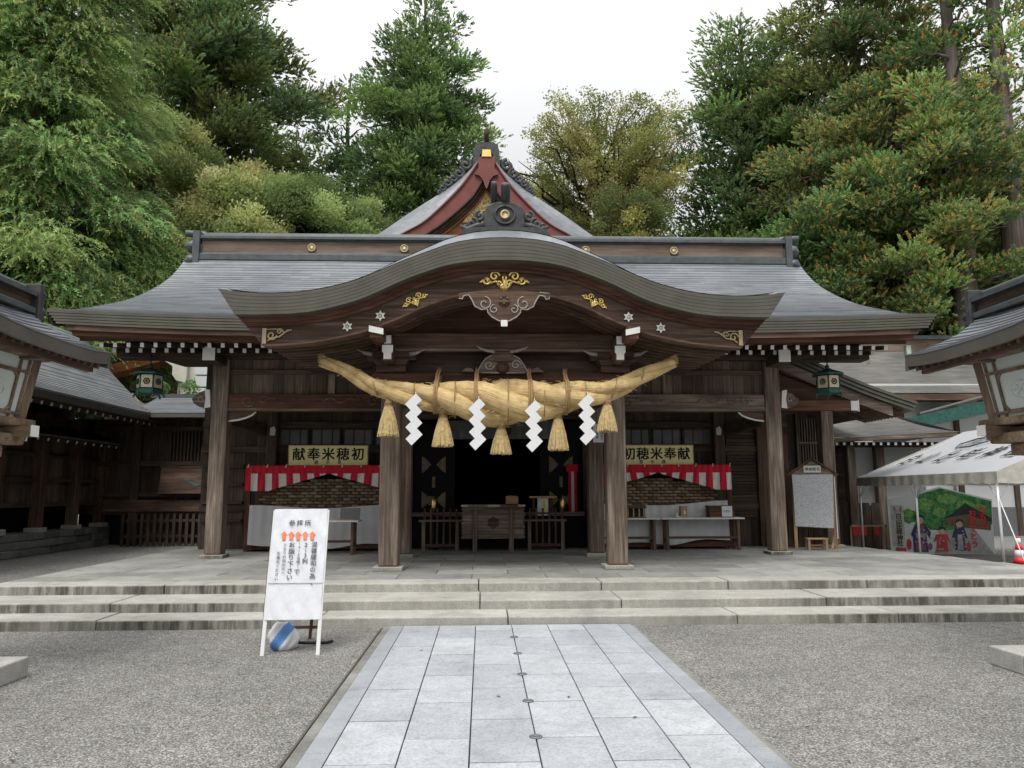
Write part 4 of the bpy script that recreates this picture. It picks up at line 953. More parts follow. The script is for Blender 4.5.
for x in (-2.05, -1.42, -.78, .05, .62, 1.28, 1.75, 2.2):
    r_ = rR(x)*1.04; z = float(np.interp(x, [p[0] for p in rc], [p[1] for p in rc]))
    q = MB(); sl = .3 if x < -1.5 else -.3 if x > 1.5 else 0
    q.tube([(x-sl*r_*math.cos(i/8*math.pi), RY-r_*math.sin(i/8*math.pi)*1.0, z+r_*math.cos(i/8*math.pi)) for i in range(9)], .010, 6); q.build('binding', 'cord', ROPE)
def tassel(x, zt, zb, lab):
    y = RY-.02; q = MB(); q.lathe([(.035, zt-zb), (.06, (zt-zb)*.86), (.075, (zt-zb)*.6), (.12, .05), (.10, .04)], 16, (x, y, zb))
    for i in range(240):
        a = rnd.uniform(0, 6.283); u = math.sqrt(rnd.uniform(.45, 1)); rt_, rb = .055*u, .165*u*rnd.uniform(.9, 1.08)
        e = zb+rnd.uniform(-.015, .03)
        q.tube([(x+rt_*math.cos(a)*.6, y+rt_*math.sin(a)*.6, zt), (x+rt_*math.cos(a), y+rt_*math.sin(a), zt-.10), (x+(rt_*.45+rb*.6)*math.cos(a), y+(rt_*.45+rb*.6)*math.sin(a), (zt+zb)/2-.06), (x+rb*math.cos(a+.05), y+rb*math.sin(a+.05), e)], [.008, .009, .010, .009], 4, smooth=False)
    o = q.build('tassel', 'tassel', ROPE); w = MB()
    for k in range(3): w.tube([(x+.062*math.cos(i/10*6.283), y+.062*math.sin(i/10*6.283), zt-.07-.022*k) for i in range(11)], .011, 6)
    w.build('tassel_binding', 'cord', o)
for x, zt, zb, lab in ((-1.83, 3.06, 2.47, 0), (-.97, 2.88, 2.31, 0), (-.05, 2.70, 2.19, 0), (.85, 2.86, 2.25, 0), (1.64, 3.08, 2.54, 0)): tassel(x, zt, zb, lab)
def streamer(x, zt, y, lab, last=0.0):
    t = thing('paper_streamer', lab, 'paper streamer', (x, y, zt), 0, 'white zigzag paper streamers on the straw rope')
    q = MB(); e1 = Vector((.092, -.10)); e2 = Vector((-.165, -.165))
    for i in range(4):
        o = Vector((.006*i, -.178*i)); k = 1.0
        P = [o, o+e1, o+e1+e2*k, o+e2*k]; d = -.006*i
        q.prism([(p.x, p.y) for p in P][::-1], d-.0015, d+.0015)
    q.build('zigzag_paper', 'paper', t, world=False)
    MB().tube([(0, .0, -.02), (-.01, .08, .03), (0, .16, .05)], .006, 5).build('string', 'cloth_white', t, world=False)
streamer(-1.37, 3.10, 11.78, 'leftmost white zigzag paper streamer, hanging by the left porch pillar')
streamer(-.40, 3.02, 11.70, 'white paper streamer hanging just left of the middle tassel', 1)
streamer(.46, 2.99, 11.70, 'white paper streamer hanging just right of the middle tassel', 1)
streamer(1.29, 3.10, 11.78, 'rightmost white zigzag paper streamer, hanging by the right porch pillar')

# ------------------------------------------------------------------ rice offering racks in the side bays
BAG = None
def bag_mesh():
    q = MB(); w, d, h = .176, .15, .068; n = 10; P = []
    for i in range(7):
        u = i/6; k = math.sin(math.pi*min(max(u, .04), .96))**.35; P.append((u, k))
    v = []; 
    for u, k in P:
        for j in range(n):
            a = 2*math.pi*j/n; ca, sa = math.cos(a), math.sin(a)
            ca = math.copysign(abs(ca)**.55, ca); sa = math.copysign(abs(sa)**.55, sa)
            v.append(((u-.5)*w, d/2*ca*k, h/2+h/2*sa*(.55+.45*k)))
    f = [(i*n+j, i*n+(j+1) % n, (i+1)*n+(j+1) % n, (i+1)*n+j) for i in range(6) for j in range(n)]
    f += [tuple(range(n))[::-1], tuple(range(6*n, 7*n))]; q.add(v, f, None, True); return q
mats_bag = [plain('rice_bag_tan', (0.21, 0.15, 0.095), .85, 0, .35, 30), plain('rice_bag_brown', (0.14, 0.095, 0.06), .85, 0, .35, 30), plain('rice_bag_dusty', (0.26, 0.20, 0.14), .85, 0, .3, 30)]
protos = []
def place_bag(x, y, z, lab, grp):
    k = rnd.randrange(3)
    if len(protos) < 3:
        k = len(protos); o = bag_mesh().build('rice_bag', mats_bag[k], None, origin=(0, 0, 0)); protos.append(o)
    else:
        o = protos[k].copy(); COL.objects.link(o)
    o.location = (x, y, z); o.rotation_euler = (0, 0, rnd.uniform(-.05, .05)); tag(o, lab, 'rice bag', grp)
def bay(s, x0, x1, xc, sign_x0, sign_x1, chars, small, smallx, side):
    rk = thing('offering_rack', f'timber rack of stacked rice bags behind the {side} striped curtain', 'rack', ((x0+x1)/2, 17.1, .36))
    for x in (x0+.04, x1-.04): MB().box(x-.05, x+.05, 16.84, 16.94, .36, 2.16).build('post', 'red_z', rk, bevel=.008)
    MB().box(x0, x1, 16.83, 17.5, .40, .52).build('base_board', 'red_x', rk, bevel=.01)
    MB().box(x0+.05, x1-.05, 16.96, 17.5, 1.22, 1.27).build('shelf', 'wood_x', rk)
    MB().box(x0+.05, x1-.05, 16.86, 16.90, 2.12, 2.18).build('top_rail', 'red_x', rk)
    q = MB()
    for k in range(17):
        x = x0+.15+k*(x1-x0-.3)/16; q.box(x-.012, x+.012, 17.30, 17.33, 1.8, 2.15)
    q.build('back_slats', 'wood_z', rk); MB().box(x0+.05, x1-.05, 17.36, 17.38, 1.25, 2.16).build('back_panel', 'dark_x', rk)
    nc = int((x1-x0-.42)/.182); 
    for r_ in range(10):
        z = 1.272+.069*r_
        for c_ in range(nc):
            x = x0+.30+.182*c_ + (.09 if r_ % 2 else 0)
            top = 1.93-.16*abs(x-xc)/((x1-x0)/2)
            if z+.06 > top or x > x1-.18: continue
            place_bag(x, 17.08+rnd.uniform(-.012, .012), z, f'small brown rice bag in the stack behind the {side} striped curtain', f'rice bags stacked on the {side} rack')
    # curtain
    n = 168; per = .286; ztop = 2.17
    ct = thing('striped_curtain', f'red and white striped curtain with a gathered middle, {side} of the entrance', 'curtain', ((x0+x1)/2, 16.78, 2.17))
    def bot(x): return 1.63+.37*max(0, 1-abs(x-xc)/(1.28))**.9
    def pt(x, u):
        g = (x-xc)*(1-.0*u); zb = bot(x); z = ztop+.015*math.sin((x-x0)*9)*0 - (ztop-zb)*u
        sl = -.07*u*math.copysign(1, x-xc)*min(1, abs(x-xc)/.4) * (1-abs(x-xc)/1.6)
        return (x+sl, 16.78-.03*math.sin(x*22)*u-.02*u+.012*math.sin(x*47+u*3), z)
    red = MB(); red.mi = []; xs = [x0+(x1-x0)*i/n for i in range(n+1)]
    for a, b in zip(xs, xs[1:]):
        m = (a+b)/2; ph = ((m-xc+per/4) % per)/per
        zb = bot(m); ub = min(.95, .17/(ztop-zb))
        us = [0, ub] + [ub+(1-ub)*k/5 for k in range(1, 6)]
        for k, (ua, u2) in enumerate(zip(us, us[1:])):
            red.mi.append(0 if (k == 0 or ph < .5) else 1)
            red.add([pt(a, ua), pt(b, ua), pt(b, u2), pt(a, u2)], [(0, 3, 2, 1)], None, True)
    red.build('cloth', 'cloth_red', ct).data.materials.append(M['cloth_white'])
    q = MB()
    for k in range(9):
        x = x0+.04+(x1-x0-.08)*k/8; q.tube([(x, 16.775, 2.13), (x+.01, 16.76, 2.17), (x+.02, 16.78, 2.20)], .012, 6)
    q.build('white_ties', 'cloth_white', ct)
    # grey-white sheet
    sh = MB(); P = []
    for i in range(9):
        u = i/8; P.append([(x0+.1+(x1-x0-.2)*j/70, 16.80-.05*u-.018*math.sin(j*.35+u)-.01*math.sin(j*1.3), (1.30+.035*math.cos(j/70*6.28)+(.06*(j/70) if s > 0 else 0)) - u*(.82+.03*math.sin(j*.2))) for j in range(71)])
    tag(sh.grid(P).build('cloth_sheet', 'sheet', None), f'pale sheet hung across the lower {side} rice rack', 'sheet')
    # yellow board
    sg = thing('name_board', f'pale yellow board with black brushed characters above the {side} curtain', 'sign', ((sign_x0+sign_x1)/2, 16.95, 2.16))
    MB().box(sign_x0, sign_x1, 16.93, 16.96, 2.16, 2.60).build('board', 'yellow', sg)
    fr = MB(); fr.box(sign_x0-.015, sign_x1+.015, 16.925, 16.97, 2.60, 2.618); fr.box(sign_x0-.018, sign_x0, 16.925, 16.97, 2.16, 2.6); fr.box(sign_x1, sign_x1+.018, 16.925, 16.97, 2.16, 2.6); fr.build('frame', 'pale_x', sg)
    w = sign_x1-sign_x0; st = w*.187
    letters(row(chars, -2*st + .0, 0, st, .285), facing(((sign_x0+sign_x1)/2, 16.926, 2.42)), .016, 'letter', 'black', sg)
    text_mb(row(small, -.25, 0, .25, .09), facing((smallx, 16.926, 2.245)), .004).build('small_lettering', 'black', sg)
bay(-1, -5.40, -2.12, -3.64, -4.54, -2.85, '献奉米穂初', '講年豊', -3.70, 'left')
bay(1, 2.02, 5.10, 3.48, 2.68, 4.31, '初穂米奉献', '豊年講', 3.40, 'right')

def table(label, x0, x1, y0, y1, z, grp='folding tables by the rice racks'):
    t = thing('folding_table', label, 'table', ((x0+x1)/2, (y0+y1)/2, .36), 0, grp)
    MB().box(x0, x1, y0, y1, z-.035, z).build('tabletop', 'cloth_white', t, bevel=.006)
    for x in (x0+.13, x1-.13):
        for y in (y0+.06, y1-.06): MB().box(x-.03, x+.03, y-.025, y+.025, .36, z-.035).build('leg', 'wood_z', t)
        MB().box(x-.025, x+.025, y0+.06, y1-.06, .55, .60).build('stretcher', 'wood_y', t)
    MB().box(x0+.13, x1-.13, y0+.05, y0+.08, .60, .65).build('stretcher', 'wood_x', t)
table('white topped folding table beside the propped notice in the left bay', -4.5, -2.82, 15.75, 16.2, 1.04)
table('white topped folding table half hidden by the right front pillar', 1.95, 3.42, 16.38, 16.78, 1.04)
table('white topped folding table carrying the brown labelled box', 3.44, 5.22, 16.38, 16.78, 1.04)
t = thing('propped_notice', 'small grey card propped on the left white table', 'card', (-3.03, 15.95, 1.04)); MB().box(-.2, .2, 0, .02, 0, .25, Matrix.Rotation(R(-14), 4, 'X')).build('card', 'dark_glass', t, world=False)
MB().box(-.24, .1, -.08, .12, 0, .02).build('tray', 'pale_x', t, world=False)
t = thing('shrine_stand', 'small brown roofed offering stand on the right table', 'offering stand', (2.92, 16.55, 1.04))
q = MB(); q.prism([(-.22, .20), (.22, .20), (.19, .27), (-.19, .27)], -.14, .14); q.build('roof', 'wood_x', t, world=False, bevel=.008)
for x in (-.18, -.06, .06, .18): MB().box(x-.012, x+.012, -.11, -.085, .02, .2).build('bar', 'pale_z', t, world=False)
MB().box(-.2, .2, -.13, .13, 0, .02).build('base', 'wood_x', t, world=False); MB().box(-.19, .19, .08, .10, .02, .2).build('back', 'dark_x', t, world=False)
t = thing('offering_vase', 'small pale wooden box with a white paper flower on the right table', 'offering', (3.95, 16.55, 1.04)); MB().box(-.07, .07, -.07, .07, 0, .24).build('box', 'pale_z', t, world=False, bevel=.004); MB().lathe([(.0, .0), (.03, .02), (.035, .06), (0, .10)], 10, (0, -.08, .06)).build('flower', 'paper', t, world=False)
t = thing('white_dish', 'tiny white dish beside the pale wooden box on the right table', 'dish', (3.80, 16.5, 1.04)); MB().lathe([(.04, 0), (.10, .025), (.095, .03), (.035, .012)], 16).build('dish', 'paper', t, world=False); MB().lathe([(.02, .012), (.035, .05), (.02, .10), (0, .11)], 12).build('bottle', 'paper', t, world=False)
t = thing('labelled_box', 'reddish brown box with a white label on the right table end', 'box', (4.75, 16.55, 1.04)); MB().box(-.27, .27, -.13, .13, 0, .22).build('body', 'red_x', t, world=False, bevel=.006); MB().box(-.29, .29, -.15, .15, .22, .25).build('lid', 'red_x', t, world=False, bevel=.006)
lb = MB().box(-.01, .21, -.155, -.151, .02, .24).build('label', 'paper', t, world=False); text_mb(row('初穂料', .05, 0, .05, .055), facing((0, -.157, .13))).build('lettering', 'blue', lb, world=False)
t = thing('paper_notice', 'white notice with dark columns of writing on the wall right of the entrance', 'notice', (1.92, 15.02, 2.55)); MB().box(-.10, .13, 0, .01, 0, .36).build('sheet', 'paper', t, world=False)
text_mb(colm('御祈祷受付', .07, .30, .06, .06) + colm('参拝順路', -.02, .28, .06, .055), facing((0, -.003, 0))).build('lettering', 'black', t, world=False)

# ------------------------------------------------------------------ offering box, railings
t = thing('offering_box', 'large plain wooden offering box with a dark hexagon crest at the entrance', 'offering box', (-.12, 16.6, .36))
X0, X1 = -.64, .64
MB().box(X0, X1, -.3, .3, .27, .93).build('body', 'grey_x', t, world=False, bevel=.01)
q = MB()
for k in range(9):
    for s in (-1, 1): q.box(s*.64-.02, s*.64+.02, -.32, .32, .28+.072*k, .28+.072*k+.04)
q.build('finger_joints', 'grey_x', t, world=False)
for x in (-.38, .38): MB().box(x-.045, x+.045, -.34, -.30, 0, .88).build('leg', 'grey_z', t, world=False, bevel=.006); MB().box(x-.045, x+.045, .26, .34, 0, .3).build('leg', 'grey_z', t, world=False)
q = MB(); q.box(X0-.03, X1+.03, -.33, .33, .93, .97)
for k in range(12): q.box(X0+.06+.1*k, X0+.10+.1*k, -.28, .28, .97, .985)
q.build('slatted_top', 'grey_x', t, world=False, bevel=.004)
q = MB(); q.box(X0-.03, X0+.12, -.336, -.331, .93, .97); q.box(-.12, .14, -.336, -.331, .93, .97); q.box(X1-.12, X1+.03, -.336, -.331, .93, .97); q.build('rim_fitting', 'brass', t, world=False)
q = MB(); q.prism([(.13*math.sin(i*math.pi/3), .6+.13*math.cos(i*math.pi/3)) for i in range(6)], -.315, -.302); q.build('hexagon_crest', 'dark_x', t, world=False)
t = thing('wooden_case', 'small plain wooden case standing on the offering box', 'case', (.28, 16.55, 1.345)); MB().box(-.13, .13, -.1, .1, 0, .14).build('body', 'pale_x', t, world=False, bevel=.004); MB().prism([(-.15, .14), (.15, .14), (.09, .17), (-.09, .17)], -.11, .11).build('lid', 'pale_x', t, world=False)
def railing(label, x0, x1, y):
    t = thing('railing', label, 'railing', ((x0+x1)/2, y, .36), 0, 'wooden railings beside the offering box'); h = .95
    MB().box(x0-.08, x1+.06, y-.05, y+.05, .97, 1.01).build('top_rail', 'grey_x', t); MB().box(x0, x1, y-.02, y+.02, 1.12, 1.16).build('upper_rail', 'wood_x', t); MB().box(x0, x1, y-.03, y+.03, .44, .50).build('bottom_rail', 'wood_x', t)
    n = 5
    for i in range(n+1):
        x = x0+.04+(x1-x0-.08)*i/n; MB().box(x-.02, x+.02, y-.022, y+.022, .45, 1.25).build('baluster', 'wood_z', t)
    for x in (x0+.02, x1-.02): MB().box(x-.035, x+.035, y-.04, y+.04, .36, 1.0).build('leg', 'grey_z', t)
railing('wooden railing left of the offering box', -1.62, -.86, 16.75); railing('wooden railing right of the offering box', .64, 1.40, 16.75)
t = thing('fortune_stand', 'small red posted stand with a white and yellow placard beside the offering box', 'stand', (.98, 17.1, 1.06)); MB().box(-.30, .30, -.12, .12, .40, .44).build('top', 'pale_x', t, world=False)
for x in (-.20, .20): MB().box(x-.025, x+.025, -.02, .02, 0, .40).build('post', 'red_z', t, world=False)
pc = MB().box(-.12, .12, -.03, -.015, .02, .40).build('placard', 'paper', t, world=False); MB().box(-.03, .08, -.034, -.031, .08, .36).build('yellow_strip', 'yellow', pc, world=False); text_mb(colm('おみくじ', .025, .31, .07, .07), facing((0, -.038, 0))).build('lettering', 'black', pc, world=False)
for s, nm in ((-1, 'left'), (1, 'right')):
    t = thing('altar_lamp', f'tall brass altar lamp in the dark hall, {nm} of the offering box', 'altar lamp', (s*1.42, 17.25, .36), 0, 'brass altar lamps'); MB().lathe([(.12, 0), (.10, .05), (.03, .1), (.025, .75), (.06, .8), (.05, .84)], 14).build('stem', 'iron', t, world=False); MB().lathe([(.045, .84), (.06, .9), (.06, 1.05), (.03, 1.1), (0, 1.15)], 14).build('lamp', 'gold', t, world=False)
t = thing('striped_drape', 'narrow red and white drape beside the inner right pillar', 'drape', (1.66, 16.95, .9)); 
for i in range(3): MB().box(1.62+.065*i, 1.685+.065*i, 17.70+.01*(i % 2), 17.72+.01*(i % 2), 1.1, 2.05).build('stripe', 'cloth_red' if i % 2 == 0 else 'cloth_white', t)
MB().box(1.58, 1.84, 17.69, 17.74, 2.05, 2.22).build('top_band', 'cloth_red', t)

# ------------------------------------------------------------------ hanging bronze lanterns
def hang_lantern(label, x, y, zb):
    t = thing('hanging_lantern', label, 'lantern', (x, y, zb), R(8), 'hanging bronze lanterns under the eaves')
    hexp = lambda r, ph=0: [(r*math.sin(i*math.pi/3+math.pi/6+ph), r*math.cos(i*math.pi/3+math.pi/6+ph)) for i in range(6)]
    b = MB().prism(hexp(.245), .05, .14, 'z').build('base', 'teal', t, world=False, bevel=.008)
    for p in hexp(.24): MB().tube([(p[0], p[1], .06), (p[0]*1.12, p[1]*1.12, .03), (p[0]*1.16, p[1]*1.16, -.02)], .018, 6).build('foot', 'teal', b, world=False)
    bd = MB().prism(hexp(.215), .14, .42, 'z').build('body', 'iron', t, world=False)
    H = hexp(.232)
    for i in range(6):
        a, c = Vector(H[i]), Vector(H[(i+1) % 6]); m = (a+c)/2; ang = math.atan2((c-a).y, (c-a).x); Mx = Matrix.Translation((m.x, m.y, .28)) @ Matrix.Rotation(ang+math.pi, 4, 'Z')
        sdv = 1 if (Mx.to_3x3() @ Vector((0, -1, 0))).dot(Vector((m.x, m.y, 0))) > 0 else -1
        pn = MB().box(-.10, .10, -.006, .006, -.12, .12, Mx).build('pierced_panel', 'lattice_gold', t, world=False)
        q = MB(); q.tube([tuple(Mx @ Vector((.055*math.cos(k*math.pi/3), -.012*sdv, .055*math.sin(k*math.pi/3)))) for k in range(7)], .012, 6); q.tube([tuple(Mx @ Vector((.018*math.cos(k*math.pi/3), -.012*sdv, .018*math.sin(k*math.pi/3)))) for k in range(7)], .010, 5); q.build('crest', 'iron', pn, world=False)
        MB().tube([(H[i][0], H[i][1], .13), (H[i][0], H[i][1], .43)], .014, 6).build('corner_bar', 'teal', t, world=False)
    q = MB(); Ht = hexp(.33); Hm = hexp(.17)
    v = [(p[0], p[1], .42) for p in Ht] + [(p[0], p[1], .45) for p in Ht] + [(p[0], p[1], .51) for p in Hm] + [(0, 0, .57)]
    f = [tuple(range(6))] + [(i, 6+i, 6+(i+1) % 6, (i+1) % 6) for i in range(6)] + [(6+i, 12+i, 12+(i+1) % 6, 6+(i+1) % 6) for i in range(6)] + [(12+i, 18, 12+(i+1) % 6) for i in range(6)]
    q.add(v, f); q.build('roof', 'teal', t, world=False); MB().lathe([(.03, .55), (.045, .6), (.02, .64), (0, .66)], 12).build('finial', 'teal', t, world=False)
    q = MB()
    for k in range(5): q.tube([(.022*math.cos(w)*(k % 2), .022*math.cos(w)*((k+1) % 2), .68+.06*k+.035*math.sin(w)) for w in [j*.785 for j in range(9)]], .007, 5)
    q.build('chain', 'iron', t, world=False)
hang_lantern('green bronze hanging lantern under the left eave by the concrete bracket', -6.78, 15.0, 3.44)
hang_lantern('green bronze hanging lantern under the right eave before the side wing', 6.56, 15.0, 3.46)

# ------------------------------------------------------------------ big wooden lanterns on stone bases, left and right of the court
def big_lantern(sx, side):
    cx, cy = sx*5.17, 6.95
    pl_ = thing('stone_base', f'low pale granite base under the {side} wooden lantern', 'stone base', (sx*5.17, 6.55, 0), 0, 'granite lantern bases')
    for i, (ya, yb) in enumerate(((5.75, 6.80), (6.81, 7.26))):
        xs = sorted((sx*4.36, sx*5.98)); MB().box(xs[0], xs[1], ya, yb, 0, .17).build('slab', 'plinth', pl_, bevel=.012)
    t = thing('wooden_lantern', f'tall roofed wooden lantern with frosted panes, {side} edge of the court', 'lantern', (cx, cy, .17), 0, 'wooden lanterns flanking the court')
    L_ = lambda q, n, m, p=None, **k: q.build(n, m, p or t, world=True, **k)
    L_(MB().box(cx-.17, cx+.17, cy-.17, cy+.17, .24, 1.95), 'post', 'grey_z', bevel=.03); L_(MB().box(cx-.28, cx+.28, cy-.28, cy+.28, .17, .25), 'foot', 'plinth', bevel=.02)
    # corbels
    for k, (w, z0, z1) in enumerate(((.27, 1.80, 1.93), (.38, 1.93, 2.05), (.50, 2.05, 2.15))): L_(MB().box(cx-w, cx+w, cy-w, cy+w, z0, z1), 'corbel', 'tan_x', bevel=.02)
    for d in (-.36, .36):
        ar = L_(MB().box(cx-.66, cx+.66, cy+d-.06, cy+d+.06, 2.12, 2.22), 'bracket_arm', 'tan_x', bevel=.015); xe = cx-sx*.66
        L_(MB().box(min(xe, xe-sx*.008), max(xe, xe-sx*.008), cy+d-.064, cy+d+.064, 2.12, 2.225), 'white_end', 'white', ar)
        ar = L_(MB().box(cx+d-.06, cx+d+.06, cy-.66, cy+.66, 2.10, 2.20), 'bracket_arm', 'grey_y', bevel=.015); L_(MB().box(cx+d-.064, cx+d+.064, cy+.66, cy+.668, 2.10, 2.205), 'white_end', 'white', ar)
    L_(MB().box(cx-.56, cx+.56, cy-.56, cy+.56, 2.22, 2.29), 'sill', 'tan_x', bevel=.015)
    # tapering body: corner posts, panes, muntins
    z0, z1, w0, w1 = 2.29, 2.86, .46, .53
    fr = lambda a, b, z: None
    cor = [(-1, -1), (1, -1), (1, 1), (-1, 1)]
    for a, b in cor: L_(MB().bar((cx+a*w0, cy+b*w0, z0), (cx+a*w1, cy+b*w1, z1), .075, .075), 'corner_post', 'tan_z', bevel=.008)
    for i in range(4):
        a, b = cor[i], cor[(i+1) % 4]
        P = lambda u, z, d=0.0: (lambda w: (cx+(a[0]+(b[0]-a[0])*u)*w + d*(a[0]+b[0])/2, cy+(a[1]+(b[1]-a[1])*u)*w + d*(a[1]+b[1])/2, z))(w0+(w1-w0)*(z-z0)/(z1-z0))
        q = MB(); o_, i_ = .0, -.012; v = [P(u, z, d) for d in (o_, i_) for u, z in ((.03, z0), (.97, z0), (.97, z1), (.03, z1))]
        q.add(v, [(0, 1, 2, 3), (7, 6, 5, 4), (0, 4, 5, 1), (1, 5, 6, 2), (2, 6, 7, 3), (3, 7, 4, 0)]); pn = L_(q, 'pane', 'glass')
        q = MB()
        for u in (.10, .23, .77, .90): q.bar(P(u, z0, .012), P(u, z1, .012), .022, .022)
        for z in (z0+.05, z0+.44): q.bar(P(.06, z, .014), P(.94, z, .014), .022, .022)
        rr = [(.30, z0+.06), (.70, z0+.06), (.76, z0+.12), (.76, z0+.38), (.70, z0+.43), (.30, z0+.43), (.24, z0+.38), (.24, z0+.12), (.30, z0+.06)]
        q.tube([P(u, z, .014) for u, z in rr], .012, 6); L_(q, 'muntins', 'tan_x', pn)
        q = MB(); q.tube([P(.5+.13*math.cos(k*.5236), z0+.245+.08*math.sin(k*.5236), .004) for k in range(13)], .006, 5)
        for k in range(6): q.tube([P(.5, z0+.245, .004), P(.5+.09*math.cos(k*1.047), z0+.245+.055*math.sin(k*1.047), .004)], .005, 4)
        L_(q, 'etched_crest', 'paper', pn)
    L_(MB().box(cx-.62, cx+.62, cy-.62, cy+.62, 2.86, 2.94), 'head_beam', 'tan_x', bevel=.015)
    for d in (-.3, .3):
        ar = L_(MB().box(cx-.74, cx+.74, cy+d-.05, cy+d+.05, 2.84, 2.93), 'roof_arm', 'grey_x'); xe = cx-sx*.74; L_(MB().box(min(xe, xe-sx*.006), max(xe, xe-sx*.006), cy+d-.053, cy+d+.053, 2.84, 2.933), 'white_end', 'white', ar)
    # gable roof, ridge along y
    ya, yb = 5.98, 8.02; prof = smoothcurve([(.97, 2.985), (.7, 3.07), (.4, 3.20), (.12, 3.40), (.0, 3.52)], 40); cs = resample(prof, .07)
    q = MB()
    for s2 in (-1, 1):
        for (xa, za), (xb, zb) in zip(cs, cs[1:]):
            y = ya
            while y < yb-.01:
                y2 = min(y+.34, yb); cv = lambda yy: .05*abs((yy-7)/1.02)**3
                q.add([(cx+s2*xa, y, za+cv(y)), (cx+s2*xa, y2, za+cv(y2)), (cx+s2*xa, y, za+cv(y)+.014), (cx+s2*xa, y2, za+cv(y2)+.014), (cx+s2*xb, y, zb+cv(y)), (cx+s2*xb, y2, zb+cv(y2))], [(0, 1, 3, 2), (2, 3, 5, 4)]); y = y2
    rf = L_(q, 'roof', 'roof_y')
    for s2 in (-1, 1):
        xs = sorted((cx+s2*.965, cx+s2*.93)); q = MB(); n = 14
        tp = [(ya+(yb-ya)*i/n, 2.995+.05*abs((ya+(yb-ya)*i/n-7)/1.02)**3) for i in range(n+1)]
        q.ribbon(tp, [(a, z-.125) for a, z in tp], xs[0], xs[1], 'x'); L_(q, 'fascia', 'edge_dark', rf)
        q = MB(); f_ = lambda d: [(cx+s2*a, z-d) for a, z in prof]
        for yy in (ya, yb-.05): q.ribbon(f_(.0), f_(.12), yy+.002, yy+.048)
        L_(q, 'verge_board', 'edge_dark', rf)
        for k in range(15): L_(MB().bar((cx+s2*.90, 6.1+.13*k, 2.88), (cx+s2*.35, 6.1+.13*k, 3.06), .05, .05), 'rafter', 'wood_x')
        L_(MB().bar((cx+s2*.80, 6.06, 2.862), (cx+s2*.80, 7.96, 2.862), .06, .07), 'eave_purlin', 'wood_y')
    q = MB(); q.prism([(cx-.9, 2.93), (cx, 3.38), (cx+.9, 2.93)], 6.1, 7.9); L_(q, 'roof_core', 'dark_x')
    rd_ = L_(MB().box(cx-.10, cx+.10, ya-.02, yb+.02, 3.515, 3.64), 'ridge', 'dark_y'); L_(MB().box(cx-.16, cx+.16, ya-.03, yb+.03, 3.455, 3.52), 'ridge_base', 'ridge', rd_, bevel=.01)
    q = MB(); q.box(cx-.17, cx+.17, ya-.03, yb+.03, 3.64, 3.68); q.tube([(cx, ya-.04, 3.71), (cx, yb+.04, 3.71)], .065, 12); L_(q, 'ridge_cap', 'ridge', rd_)
    q = MB(); q.box(cx-.19, cx+.19, yb+.02, yb+.10, 3.38, 3.78)
    for z, r_, l_ in ((3.72, .045, .17), (3.62, .05, .13), (3.53, .055, .16), (3.44, .06, .12)):
        for dx in (-.11, .11): q.tube([(cx+dx, yb+.05, z), (cx+dx, yb+.05+l_, z-.03)], r_, 10)
    L_(q, 'ridge_end', 'carved', rd_, bevel=.01)
big_lantern(-1, 'left'); big_lantern(1, 'right')

# ------------------------------------------------------------------ standing notice with sandbag
TA = R(0); 
t = thing('notice_stand', 'white standing notice with black writing and orange arrows before the steps', 'notice board', (-2.25, 8.0, 0), R(1))
lean = R(13); Mx = Matrix.Rotation(-lean, 4, 'X'); H = 1.46
for x in (-.272, .272): MB().box(x-.018, x+.018, -.012, .012, 0, H-.01, Mx).build('leg', 'cloth_white', t, world=False)
for x in (-.29, .22): MB().bar((x-.20, .86, 0), (x+.0, .36, H-.05), .03, .03).build('back_leg', 'wood_z', t, world=False)
MB().box(-.36, .14, .80, .83, .12, .15).build('cross_bar', 'wood_x', t, world=False)
km = NM('wrinkled_vinyl', .35, 0, .5); km.col((.60, .615, .65)); km.bump(km.noise(3.2, 4, km.coord((2.2, 1, 1))), .5, .05); M['vinyl'] = km.m
pv = MB(); P = []
for i in range(28):
    z = .34+(H-.34)*i/27; P.append([(-.275+.55*j/20, -.018-.004*math.sin(j*1.1+z*7)-.003*math.sin(z*23+j), z) for j in range(21)])
pv.grid(P); pv.v = [tuple(Mx @ Vector(p)) for p in pv.v]; sheet = pv.build('poster', 'vinyl', t, world=False)
MB().box(-.272, .272, -.01, .008, .36, H-.005, Mx).build('panel', 'cloth_white', t, world=False)
MB().box(-.276, .276, -.0265, -.0255, .692, .697, Mx).build('paper_seam', 'dark_glass', sheet, world=False)
FM = Mx @ facing((0, -.029, 0))
it = row('参拝所', -.085, 1.31, .082, .068)
text_mb(it, FM, .004).build('lettering', 'grey_ink', sheet, world=False)
q = MB()
for fx in (-.155, -.08, -.01, .062, .135):
    q.prism([(fx, 1.225), (fx+.036, 1.185), (fx+.018, 1.185), (fx+.018, 1.135), (fx-.018, 1.135), (fx-.018, 1.185), (fx-.036, 1.185)], -.030, -.028, M4=Mx)
q.build('orange_arrows', 'orange', sheet, world=False)
it = colm('混雑緩和の為、', .165, 1.085, .064, .062) + colm('2', .078, 1.085, .06, .06) + colm('|', .078, 1.03, .06, .045) + colm('3列', .078, .975, .06, .06) + colm('で', .005, .81, .06, .066) + colm('お詣り下さい', -.065, 1.085, .066, .064)
text_mb(it, FM, .006).build('lettering', 'grey_ink', sheet, world=False)
it = colm('(4~5名様)', .010, 1.10, .038, .036) + colm('となりの列の方へ', -.135, 1.085, .041, .036) + colm('お進みください', -.195, 1.0, .043, .038)
text_mb(it, FM, .002).build('small_lettering', 'grey_ink', sheet, world=False)
